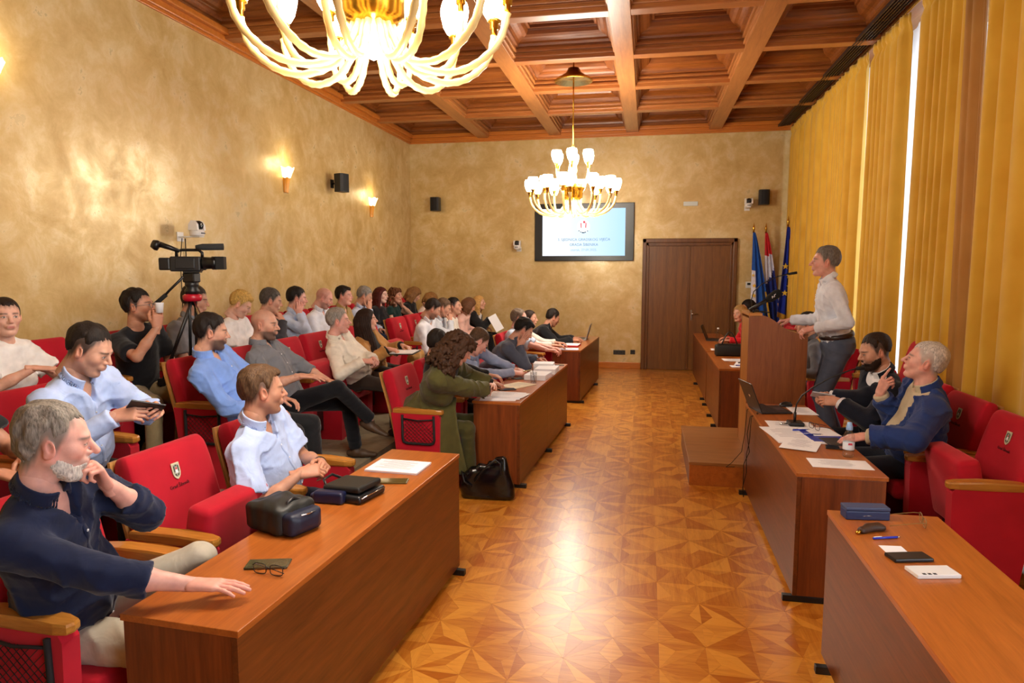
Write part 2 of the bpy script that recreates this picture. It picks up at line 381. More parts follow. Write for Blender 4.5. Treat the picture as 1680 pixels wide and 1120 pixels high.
# ------------------------------------------------------------------ door
d = struct(empty('door_1', (.722, YB, 0)))
f = MB()
for s in (-1, 1):
    f.box((min(s*.70, s*.81), -.05, 0), (max(s*.70, s*.81), .0, 2.345), .006).box((min(s*.74, s*.81), -.075, 0), (max(s*.74, s*.81), -.04, 2.345), .01).box((min(s*.695, s*.72), -.06, 0), (max(s*.695, s*.72), -.03, 2.24), .005)
f.box((-.81, -.05, 2.22), (.81, 0, 2.345), .006).box((-.81, -.075, 2.27), (.81, -.04, 2.345), .01).box((-.72, -.06, 2.215), (.72, -.03, 2.24), .005)
f.build('door_frame', M_DOORF, d)
MB().box((-.70, -.03, .005), (-.005, -.005, 2.22), .003).build('door_leaf', M_DOOR, d)
lf = MB().box((.005, -.03, .005), (.70, -.005, 2.22), .003).build('door_leaf', M_DOOR, d)
MB().box((-.022, -.045, .005), (.018, -.028, 2.2), .004).build('astragal', M_DOORF, d)
MB().box((.045, -.038, .90), (.075, -.03, 1.09), .003).tube([(.06, -.03, 1.02), (.06, -.075, 1.02), (.075, -.08, 1.02), (.17, -.08, 1.02)], .009).build('door_handle', M_CHROME, lf)
# ------------------------------------------------------------------ curtains
def curtain_mat(name, a, b):
    m, nt, bs = newmat(name); tc = N(nt, 'ShaderNodeTexCoord'); n = N(nt, 'ShaderNodeTexNoise', Scale=3.0, Detail=3.0); n2 = N(nt, 'ShaderNodeTexNoise', Scale=420.0)
    for q in (n, n2): nt.links.new(tc.outputs['Object'], q.inputs['Vector'])
    r = ramp(nt, [(.3, rgb(a)), (.7, rgb(b))]); nt.links.new(n.outputs[0], r.inputs[0]); nt.links.new(r.outputs[0], bs.inputs['Base Color'])
    bp = N(nt, 'ShaderNodeBump', Strength=.25, Distance=.001); nt.links.new(n2.outputs[0], bp.inputs['Height']); nt.links.new(bp.outputs[0], bs.inputs['Normal'])
    bs.inputs['Roughness'].default_value = .75; bs.inputs['Sheen Weight'].default_value = .3; bs.inputs['Specular IOR Level'].default_value = .25
    return m
M_CURT = curtain_mat('ochre_curtain_cloth', '#cf9d2a', '#dcae3c'); M_LINE = curtain_mat('curtain_lining', '#b07c3c', '#bf8c48')
def curtain(y0, y1, x0, label, seed, lam=.27, amp=.068, lean=0.0):
    r = random.Random(seed); n = int((y1-y0)/.0125)+1; zs = [.04, .5, 1.2, 2.0, 2.8, 3.4, 3.8, 3.98, 4.06, 4.10, 4.13, 4.17]
    ph = []; p = r.random()*6
    for i in range(n):
        p += 2*pi*.0125/(lam*(1+.35*sin(i*.031+seed)+.2*sin(i*.083+2*seed))); ph.append(p)
    P = np.zeros((len(zs), n, 3))
    for a, z in enumerate(zs):
        t = z/4.17
        for i in range(n):
            y = y0+(y1-y0)*i/(n-1)
            big = amp*(1-.25*t)*(.8+.35*sin(i*.05+seed*3))
            s_ = sin(ph[i]+.35*sin(z*1.1+seed)*(1-t)); s_ = s_*(1.25-.25*s_*s_)
            fold = big*s_
            if z > 4.0: fold = fold*.5+.012*sin(i*1.35+seed)*(1 if z != 4.06 else .4)
            P[a, i] = (x0+fold+(.012 if z == 4.06 else 0), y+lean*(1-t)*(i/(n-1)-.5)+.02*cos(ph[i])*(1-t), z)
    o = MB().grid(P).build('curtain', [M_CURT]); so = o.modifiers.new('thickness', 'SOLIDIFY'); so.thickness = .004
    tag(o, label, 'curtain', 'ochre curtains along the window wall'); return o
CX = 2.33
curtain(10.35, 12.42, CX, 'ochre curtain hanging against the back corner beside the flags', 1)
curtain(8.38, 10.30, CX, 'ochre curtain behind the standing speaker, left of the thin light gap', 2)
curtain(7.20, 8.20, CX, 'narrow ochre curtain between the thin light gap and the wide white gap', 3, .24)
curtain(5.80, 6.80, CX, 'ochre curtain just right of the wide white gap, above the two seated men', 4, .25, .07)
b = MB(); P = np.zeros((2, 16, 3))
ln = MB()
for k in range(5):
    a, c = 5.93+.03*k, 5.93+.03*(k+1)
P = np.array([[(CX-.05+.04*sin(i*.9)+.05*(1-z/4.1), 5.56+.016*i, z) for i in range(14)] for z in (.04, 1.0, 2.0, 3.0, 4.1)])
o = MB().grid(P).build('curtain', [M_LINE]); so = o.modifiers.new('thickness', 'SOLIDIFY'); so.thickness = .004
tag(o, 'brown-orange folded curtain edge showing its lining beside the dark slit', 'curtain', 'ochre curtains along the window wall')
curtain(3.45, 5.45, CX-.02, 'broad ochre curtain at the right edge behind the empty red chairs', 6, .33, .08)
curtain(2.0, 3.38, CX, 'ochre curtain continuing out of frame past the right edge', 8, .3)
MB().tube([(2.33, 2.0, 4.185), (2.33, 12.45, 4.185)], .012).build('curtain_rail', M_BRASS)
tag(bpy.data.objects['curtain_rail'], 'brass rail the ochre curtains hang from under the ceiling', 'curtain rail')
# sheer white voile behind the wide gap
P = np.array([[(2.52+.02*sin(i*1.1), 7.05+.08*i, z) for i in range(14)] for z in (.04, 2.0, 4.15)])
M_SH, nt, bs = newmat('white_voile'); bs.inputs['Base Color'].default_value = (.93, .94, 1, 1); bs.inputs['Transmission Weight'].default_value = 0
tr = N(nt, 'ShaderNodeBsdfTranslucent'); tr.inputs[0].default_value = (.95, .96, 1, 1); mxs = N(nt, 'ShaderNodeMixShader'); mxs.inputs[0].default_value = .75
nt.links.new(bs.outputs[0], mxs.inputs[1]); nt.links.new(tr.outputs[0], mxs.inputs[2]); nt.links.new(mxs.outputs[0], nt.nodes['Material Output'].inputs[0])
o = MB().grid(P).build('sheer_curtain', M_SH); tag(o, 'sheer white voile glowing in the wide gap between ochre curtains', 'curtain')
P = np.array([[(2.52+.02*sin(i*1.1), 8.65+.06*i, z) for i in range(12)] for z in (.04, 2.0, 4.15)])
o = MB().grid(P).build('sheer_curtain', M_SH); tag(o, 'sheer white voile in the thin gap behind the standing speaker', 'curtain')
# ------------------------------------------------------------------ chandeliers
M_CREAM = plain('cream_glass', '#efd08a', .25, 0, .6)
M_SHADE = emit('lit_opal_glass', '#fff3df', SHADE_EMIT)
def arm_mesh(pts, r):
    P = [Vector((x, 0, z)) for x, z in pts]; out = []
    for i in range(len(P)-1):
        p0, p1, p2, p3 = P[max(i-1, 0)], P[i], P[i+1], P[min(i+2, len(P)-1)]
        for k in range(5):
            t = k/5; out.append(.5*((2*p1)+(p2-p0)*t+(2*p0-5*p1+4*p2-p3)*t*t+(3*p1-p0-3*p2+p3)*t**3))
    out.append(P[-1]); rr = [r*(1+.10*(-1)**i) for i in range(len(out))]
    return MB().tube(out, rr, 8).data('arm', M_CREAM)
SH = MB().lathe([(.018, 0), (.032, .012), (.048, .04), (.058, .08), (.061, .105), (.057, .128), (.053, .14), (.05, .138), (.05, .1)], 12).data('lamp_shade', M_SHADE)
CUP = MB().lathe([(.012, -.07), (.013, -.03), (.020, -.028), (.020, -.005), (.030, 0), (.030, .012), (.024, .016)], 10).data('shade_holder', [M_BRASS])
ARM_O = arm_mesh([(.05, .33), (.085, .17), (.17, .04), (.30, 0), (.42, .03), (.52, .12), (.555, .23)], .0155)
ARM_I = arm_mesh([(.05, .36), (.075, .18), (.14, .04), (.23, .01), (.32, .06), (.36, .18), (.365, .27)], .0145)
ARM_U = arm_mesh([(.04, .52), (.07, .42), (.13, .38), (.19, .41), (.225, .50), (.23, .58)], .011)
def chandelier(x, y, zb, label, phase):
    c = empty('chandelier', (x, y, zb)); tag(c, label, 'chandelier', 'glass chandeliers')
    zc = 4.21-zb
    can = MB().lathe([(.0, zc+.12), (.07, zc+.12), (.10, zc+.06), (.22, zc-.01), (.245, zc-.035), (.24, zc-.045), (.13, zc+.0), (.05, zc-.02), (.0, zc-.03)], 28).build('canopy', M_BRASS, c)
    MB().tube([(0, 0, zc+.445), (0, 0, .86)], .009).build('rod', M_BRASS, c)
    MB().lathe([(.0, .88), (.02, .87), (.028, .8), (.045, .76), (.03, .7), (.05, .62), (.06, .56), (.04, .5), (.045, .42), (.05, .38)], 16).build('column', M_CREAM, c)
    MB().lathe([(.04, .40), (.16, .355), (.165, .335), (.15, .325), (.135, .29), (.13, .22), (.09, .19), (.0, .185)], 24).build('body', M_BRASS, c)
    MB().lathe([(.0, .185), (.05, .18), (.065, .14), (.05, .09), (.02, .06), (.0, .05)], 16).build('bowl', M_SHADE, c)
    for n, R, z, me, ph in ((12, .555, .23, ARM_O, .0), (6, .365, .27, ARM_I, pi/12), (6, .23, .58, ARM_U, pi/6)):
        for k in range(n):
            a = ph+phase+2*pi*k/n; ar = link('arm', me, c, (0, 0, 0), (0, 0, a))
            link('shade_holder', CUP, ar, (R, 0, z+.06)); o = link('lamp_shade', SH, ar, (R, 0, z+.065)); o.scale = (1.12,)*3
    for k in range(3):
        a = 2*pi*k/3
        p = point('chandelier_glow', (x+.30*cos(a), y+.30*sin(a), zb+.62), CH_POWER, (1, .91, .79), .18); 
    point('chandelier_glow', (x, y, zb-.40), CH_POWER*1.1, (1, .91, .79), .15)
CH_POWER = 62
chandelier(-1.13, 2.77, 2.61, 'big lit cream glass chandelier close by, cut off by the top edge of the picture', .15)
chandelier(-.965, 8.93, 2.50, 'lit cream glass chandelier hanging in front of the wall screen', .05)
# wall sconces
def sconce(y, z, label):
    s = empty('wall_sconce', (XL, y, z)); tag(s, label, 'wall lamp', 'glass wall sconces')
    fl_ = MB(); 
    P = []
    for k in range(13):
        a = -pi/2+pi*k/12; P.append([(max(.004, (.035+.055*t**2.2)*cos(a)*1.25+.01*t), (.04+.062*t**2.0)*sin(a)*(1+.05*sin(9*a)*t), .30*t-.02+.012*sin(7*a)*t) for t in [i/10 for i in range(11)]])
    P = np.array(P)
    fl_.grid(P[:, :7]).build('sconce_stem', plain('amber_glass', '#e39a2c', .3), s)
    fl_.__init__(); fl_.grid(P[:, 6:]).build('sconce_shade', emit('lit_amber_glass', '#ffdf9a', 9.0), s)
    MB().box((0, -.035, -.01), (.02, .035, .2), .005).build('back_plate', M_BRASS, s)
    point('sconce_glow', (XL+.15, y, z+.34), 4.5, (1, .78, .48), .09)
sconce(7.93, 2.77, 'lit amber glass sconce on the side wall, nearer the tripod camera')
sconce(10.62, 2.67, 'lit amber glass sconce on the side wall nearest the back corner')
sconce(4.02, 2.94, 'amber wall sconce cut off by the left edge of the picture')
# ------------------------------------------------------------------ desks
def desk(name_loc, ang, L, D, label, modules, front, feet, seam=True):
    """origin = near corner on the aisle side; length runs +y; depth runs +x (away from the aisle) times front"""
    r = empty('desk', name_loc, ang); tag(r, label, 'desk', 'veneered council desks')
    s = front; X = lambda a, b: (min(s*a, s*b), max(s*a, s*b))
    H = .72; lo, hi = X(0, D)
    MB().box((lo, 0, H-.022), (hi, L, H), .002).build('desktop', M_DESKTOP, r)
    w = L/modules
    for k in range(modules):
        a, b = X(.004, .026); MB().box((a, k*w+.0015, .035), (b, (k+1)*w-.0015, H-.023), .0015).build('front_panel', M_DESK, r)
    for y0 in (0.003, L-.028):
        a, b = X(.027, D-.01); MB().box((a, y0, .035), (b, y0+.025, H-.023), .0015).build('end_panel', M_DESKV, r)
    a, b = X(.15, .17); MB().box((a, .03, H-.20), (b, L-.03, H-.023)).build('modesty_rail', M_DESK, r)
    for y0 in feet:
        a, b = X(-.045, D-.03); f = MB().box((a, y0, 0), (b, y0+.035, .034), .003); f.build('foot', M_BLK, r)
    return r
D1 = desk((-1.183, 1.749, 0), -radians(3.3), 2.055, .43, 'long brown desk nearest the camera with two black bags on it', 1, -1, (.15, 1.99))
D2 = desk((-.993, 5.385, 0), -radians(2.8), 2.38, .41, 'brown desk with stacks of white papers and a drinking glass', 2, -1, (.02, 1.17, 2.33))
D3 = desk((-.853, 9.09, 0), -radians(3.2), 2.0, .40, 'far brown desk with a red folder and a laptop beside the back wall', 1, -1, (.02, 1.5))
E1 = desk((.820, 3.79-2.45, 0), 0, 1.87, .455, 'brown desk at the lower right edge holding a blue spectacle case', 1, 1, (.06, 1.75))
E2 = desk((.805, 3.78, 0), 0, 1.95, .455, 'brown desk with the open laptop, water bottle and gooseneck microphone', 1, 1, (.0, 1.8))
E3 = desk((.795, 7.70, 0), 0, 1.60, .45, 'brown desk beyond the podium with a black handbag on it', 2, 1, (.3, .85, 1.55))
E4 = desk((.795, 9.36, 0), 0, 2.65, .45, 'farthest brown desk on the podium side, beside the double door', 1, 1, (.3, 1.6))
# ------------------------------------------------------------------ podium and platform
p = empty('speaker_platform', (.375, 5.76, 0)); tag(p, 'low wooden step platform the podium stands on', 'platform')
MB().box((0, 0, .175), (1.95, 1.36, .20), .003).build('platform_top', wood('step_veneer', '#7a4a22', '#a8713a', 'x', .38, .8), p)
MB().box((.004, .004, 0), (1.946, .024, .174), .002).build('platform_front', M_DESKTOP, p)
MB().box((.004, .026, 0), (.024, 1.356, .174), .002).build('platform_side', M_DESK, p)
MB().box((1.926, .026, 0), (1.946, 1.356, .174)).build('platform_side', M_DESK, p)
po = empty('podium', (.885, 6.26, .20)); tag(po, 'tall wooden podium with a wavy side and microphones on top', 'podium')
side = [(0, 0), (.49, 0), (.49, 1.045)]
for k in range(15):
    t = k/14; x = .49-.49*t
    side.append((x, 1.05+.168/(1+math.exp((x-.25)/.055)) - .012*(x/.49)))
xf = Matrix(((1, 0, 0, 0), (0, 0, 1, 0), (0, 1, 0, 0), (0, 0, 0, 1)))
for y0 in (0, .455): MB().prism(side, y0, y0+.025, xf=xf).build('side_panel', M_PODIUM, po)
MB().box((.002, .026, 0), (.024, .454, 1.17), .001).build('front_panel', wood('podium_front', '#93581f', '#b87a34', 'z', .36, .9), po)
MB().box((-.004, -.004, 1.195), (.11, .484, 1.222), .003).build('podium_ledge', M_ARM, po)
tp = MB(); P = np.array([[(side[3+k][0], y, side[3+k][1]-.006) for y in (.026, .454)] for k in range(1, 12)]); tp.grid(P); o = tp.build('podium_top', M_PODIUM, po)
MB().box((.03, .03, .6), (.46, .45, .62)).build('shelf', M_PODIUM, po)
# ------------------------------------------------------------------ chairs
def emblem_mesh():
    out = [(-.024, .036), (.024, .036), (.024, -.012), (.019, -.026), (.010, -.036), (0, -.041), (-.010, -.036), (-.019, -.026), (-.024, -.012)]
    b = MB(); xf = Matrix(((0, 0, 1, 0), (1, 0, 0, 0), (0, 1, 0, 0), (0, 0, 0, 1)))
    b.prism(out, 0, .003, 0, xf); b.prism([(x*.8, y*.8) for x, y in out], .003, .0036, 1, xf)
    b.prism([(-.006, .004), (.006, .004), (.006, -.012), (-.006, -.012)], .0036, .0044, 2, xf); b.prism([(-.004, .014), (.004, .014), (.005, .004), (-.005, .004)], .0036, .0044, 3, xf)
    for s in (-1, 1):
        b.prism([(s*.016, .02), (s*.008, .024), (s*.010, -.004), (s*.016, -.008)][::s], .0036, .0044, 4, xf)
        b.prism([(s*.014, -.014), (s*.004, -.018), (s*.002, -.028), (s*.010, -.024)][::s], .0036, .0044, 4, xf)
    b.prism([(-.005, .019), (.005, .019), (.003, .027), (-.003, .027)], .0036, .0044, 4, xf)
    return b.data('emblem', [plain('emblem_rim', '#cfc9a8', .5), plain('emblem_field', '#a9aa9a', .6), M_PAPER, plain('emblem_red', '#c9364a', .6), plain('emblem_dark', '#3b4438', .6)])
EMB = emblem_mesh()
TILT = radians(14)
BX_ = Matrix.Translation((-.135, 0, .40)) @ Matrix.Rotation(-TILT, 4, 'Y')
def back_pad():
    P = []; n = 15
    def sec(z):  # closed rounded section in x(thickness), y(width)
        e = min(1.0, (z)/.05, (.605-z)/.06); e = sqrt(max(0, 1-(1-max(e, 0))**2)); pts = []
        hw = .25-.012*(1-e)-.02*max(0, (z-.45)/.15)**2*.5; th = .055*(.35+.65*e)
        for k in range(28):
            a = 2*pi*k/28; c_, s_ = cos(a), sin(a); q = .28
            x = math.copysign(abs(c_)**q, c_)*th; y = math.copysign(abs(s_)**q, s_)*hw
            dish = -.016*(1-(y/.27)**2) if x > 0 else 0
            pts.append((x+dish+.012*sin(z*5.2), y, z))
        return pts
    zs = [0, .012, .03, .06, .12, .2, .3, .4, .48, .54, .57, .59, .6, .605]
    R = [sec(z) for z in zs]; vs = [BX_ @ Vector(p) for r in R for p in r]; fs = []
    for i in range(len(zs)-1):
        for k in range(28): fs.append((i*28+k, i*28+(k+1) % 28, (i+1)*28+(k+1) % 28, (i+1)*28+k))
    fs.append(tuple(range(28))[::-1]); fs.append(tuple((len(zs)-1)*28+k for k in range(28)))
    return MB().add(vs, fs, 0, True).data('backrest', M_RED)
BACK = back_pad()
sh_ = MB()
P = []
for z in [-.06+.655*i/14 for i in range(15)]:
    hw = .262-.025*max(0, (z-.45)/.17)**2
    P.append([BX_ @ Vector((-.062+.012*sin(max(z, 0)*5.2)+.02*abs(y)**2*8, y*hw/.275, z)) for y in (-.275, -.25, -.15, 0, .15, .25, .275)])
Q = [[p+Vector((-.014, 0, 0)) for p in row] for row in P]
sh_.grid(P); sh_.add([p for r in Q for p in r], [(i*7+j, (i+1)*7+j, (i+1)*7+j+1, i*7+j+1) for i in range(14) for j in range(6)], 0, True)
n = len(P)*7
ed = [i*7 for i in range(15)]
sh_.add([p for i in range(15) for p in (P[i][0], Q[i][0], P[i][6], Q[i][6])], [(4*i, 4*i+4, 4*i+5, 4*i+1) for i in range(14)]+[(4*i+2, 4*i+3, 4*i+7, 4*i+6) for i in range(14)])
sh_.add(P[14]+Q[14], [(j, j+1, 7+j+1, 7+j) for j in range(6)])
SHELL = sh_.data('back_shell', M_SHELL)
SEAT_D = MB().box((-.13, -.222, .345), (.245, .222, .465), .03).data('seat', M_RED)
SEAT_U = MB().box((-.045, -.222, -.03), (.075, .222, .40), .03, xf=Matrix.Translation((.0, 0, .40)) @ Matrix.Rotation(radians(11), 4, 'Y')).data('seat', M_RED)
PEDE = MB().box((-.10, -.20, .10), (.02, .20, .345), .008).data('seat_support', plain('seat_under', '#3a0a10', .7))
SIDE = MB().prism([(-.215, .655), (.185, .655), (.20, .63), (.185, 0), (-.13, 0)], -.033, .033, xf=Matrix(((1, 0, 0, 0), (0, 0, 1, 0), (0, 1, 0, 0), (0, 0, 0, 1)))).data('side_panel', M_RED)
ap = [(-.20, -.030), (-.1, -.037), (.05, -.039), (.17, -.037), (.213, -.026), (.22, 0), (.213, .026), (.17, .037), (.05, .039), (-.1, .037), (-.20, .030)]
ab = MB(); vs = []
for z, s in ((.655, .93), (.662, 1), (.680, 1), (.689, .9)):
    vs += [(x*(.985 if s < 1 else 1), y*s, z+(.012*(1-((x)/.21)**2) if z > .67 else 0)) for x, y in ap]
m = len(ap); fs = [tuple(range(m))[::-1], tuple(3*m+k for k in range(m))]
for i in range(3):
    for k in range(m): fs.append((i*m+k, i*m+(k+1) % m, (i+1)*m+(k+1) % m, (i+1)*m+k))
ARMM = ab.add(vs, fs, 0, False).data('armrest', M_ARM)
net = MB()
fr = [(-.115, .645), (-.115, .45), (-.105, .425), (-.08, .415), (.12, .415), (.145, .425), (.155, .45), (.15, .645)]
net.tube([(x, -.040, z) for x, z in fr], .011, 6); net.tube([(-.115, -.040, .615), (.02, -.046, .605), (.15, -.040, .615)], .006, 6)
for k in range(-5, 9):
    for sgn in (1, -1):
        pts = []
        for t in [i/10 for i in range(11)]:
            z = .42+t*.19; x = -.115+.033*k+sgn*(t*.19*1.05)+(0 if sgn > 0 else .08)
            if -.112 < x < .150: pts.append((x, -.0395, z))
        if len(pts) > 1: net.tube([pts[0], pts[-1]], .0016, 4)
NET = net.data('net_pocket', plain('black_net', '#151012', .8))
T_EMB = BX_ @ Matrix.Translation((.0505, 0, .475))
def make_chair(up, netp):
    r = empty('theatre_chair')
    b = link('backrest', BACK, r)
    e = link('emblem', EMB, b, T_EMB.to_translation(), (0, -TILT, 0)); e['label'] = 'small grey shield emblem'
    t = text('lettering', 'Grad Šibenik', .024, plain('dark_red_print', '#5a0712', .8), b, (BX_ @ Vector((.0525, 0, .405))), (pi/2-TILT, 0, pi/2)); t.rotation_euler = (pi/2-TILT, 0, pi/2)
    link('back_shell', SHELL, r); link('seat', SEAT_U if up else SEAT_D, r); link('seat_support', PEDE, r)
    for s in (-1, 1):
        q = link('side_panel', SIDE, r, (0, s*.266, 0))
        if netp and s < 0: link('net_pocket', NET, q, (0, 0, 0))
        link('armrest', ARMM, r, (0, s*.266, 0))
    return r
PROTO = {}
def chair(x, y, z, rz, label, up=False, netp=False):
    k = (up, netp)
    if k not in PROTO: r = PROTO[k] = make_chair(up, netp); r.location = (x, y, z); r.rotation_euler = (0, 0, rz)
    else: r = dup(PROTO[k], (x, y, z), rz)
    tag(r, label, 'chair', 'red upholstered chairs'); return r
A1 = -radians(3)
R1 = lambda y: -1.93+.052*(y-2.7)
chair(R1(2.03), 2.03, 0, A1, 'red chair with net pocket under the bearded old man in navy', netp=True)
chair(R1(2.72), 2.72, 0, A1, 'empty red chair with folded seat between the two men nearest the camera', up=True)
chair(R1(3.40), 3.40, 0, A1, 'red chair under the man with clasped hands in a pale short-sleeved shirt')
chair(R1(5.40)+.02, 5.40, 0, A1, 'red chair with net pocket behind the curly-haired woman in olive', netp=True)
chair(R1(6.05)+.02, 6.05, 0, A1, 'red chair behind the man in black at the second desk')
chair(R1(6.70)+.02, 6.70, 0, A1, 'red chair behind the short-haired man writing in blue-grey')
chair(R1(7.36)+.04, 7.36, 0, A1, 'red chair behind the grey-shirted man with his hand on his cheek')
for y, l in ((8.65, 'red chair behind the balding man at the far desk'), (9.30, 'red chair behind the woman in white at the far desk'), (9.95, 'red chair behind the dark-jacketed man writing at the far desk')):
    chair(R1(y)+.06, y, 0, A1, l)
X2 = -3.02
for y, l, u, nn in ((2.36, 'red chair at the left edge under the mostly hidden seated person', 0, 0), (3.02, 'red chair under the man in a pale blue shirt reading his phone', 0, 0),
    (4.46, 'red chair with net pocket under the bearded man in a blue shirt', 0, 1), (5.09, 'red chair under the bald man in a grey shirt with crossed legs', 0, 0), (5.72, 'empty red chair between the bald man and the man in cream', 1, 0),
    (6.34, 'red chair under the grey-haired man in a cream shirt', 0, 0), (6.97, 'red chair under the long-haired woman in a camel blazer', 0, 0), (7.60, 'empty red chair just beyond the woman in the camel blazer', 1, 0),
    (8.62, 'red chair under the dark-haired man in white looking down, middle row', 0, 1), (9.24, 'red chair under the man rubbing his nose, middle row', 0, 0), (9.87, 'red chair under the round-faced person in white, middle row', 0, 0), (10.5, 'red chair under the woman in pale pink, middle row', 0, 0), (11.12, 'red chair under the blonde woman holding a white sheet', 0, 0)):
    chair(X2, y, T1, -radians(2), l, bool(u), bool(nn))
X3 = -3.95
for y, l, u, nn in ((3.42, 'red chair by the wall under the woman in white at the left edge', 0, 0), (4.02, 'empty red chair between the woman in white and the man with the cup', 0, 0), (4.64, 'red chair by the wall under the man in black holding a small cup', 0, 1),
    (5.30, 'red chair by the wall under the man hidden behind the tripod', 0, 0), (5.92, 'red chair by the wall under the short-haired blonde woman', 0, 0), (6.50, 'red chair by the wall under the man in a dark shirt with hand at chin', 0, 0), (7.10, 'red chair by the wall under the man in glasses resting his cheek', 0, 0),
    (7.70, 'red chair by the wall under the bald man in white', 0, 0), (8.30, 'red chair by the wall under the young man in khaki', 0, 0), (8.90, 'red chair by the wall under the grey-haired man covering his face', 0, 0), (9.50, 'red chair by the wall under the red-haired woman', 0, 0),
    (10.1, 'red chair by the wall under the curly-haired woman in dark green', 0, 0), (10.72, 'red chair by the wall under the woman in black looking down', 0, 0), (11.32, 'red chair by the wall in the back corner under the woman in pale top', 0, 0)):
    chair(X3, y, T2, -radians(2), l, bool(u), bool(nn))
AR = pi+radians(2)
chair(1.78, 4.16, 0, AR, 'empty red chair with folded seat at the right edge, shield emblem facing out', up=True)
chair(1.80, 4.82, 0, AR, 'red chair under the white-haired man in a blue jacket')
chair(1.82, 5.48, 0, AR, 'red chair under the bearded man in a dark suit')
chair(2.02, 6.15+.02, .20, AR, 'red chair standing behind the speaker on the platform', up=True)
chair(1.85, 7.75, 0, AR, 'red chair beyond the podium, under the person hidden behind the speaker')
chair(1.75, 10.2, 0, AR, 'red chair under the woman in a red blouse')
chair(1.95, 11.25, 0, AR, 'red chair under the dark-haired person hidden by the podium')
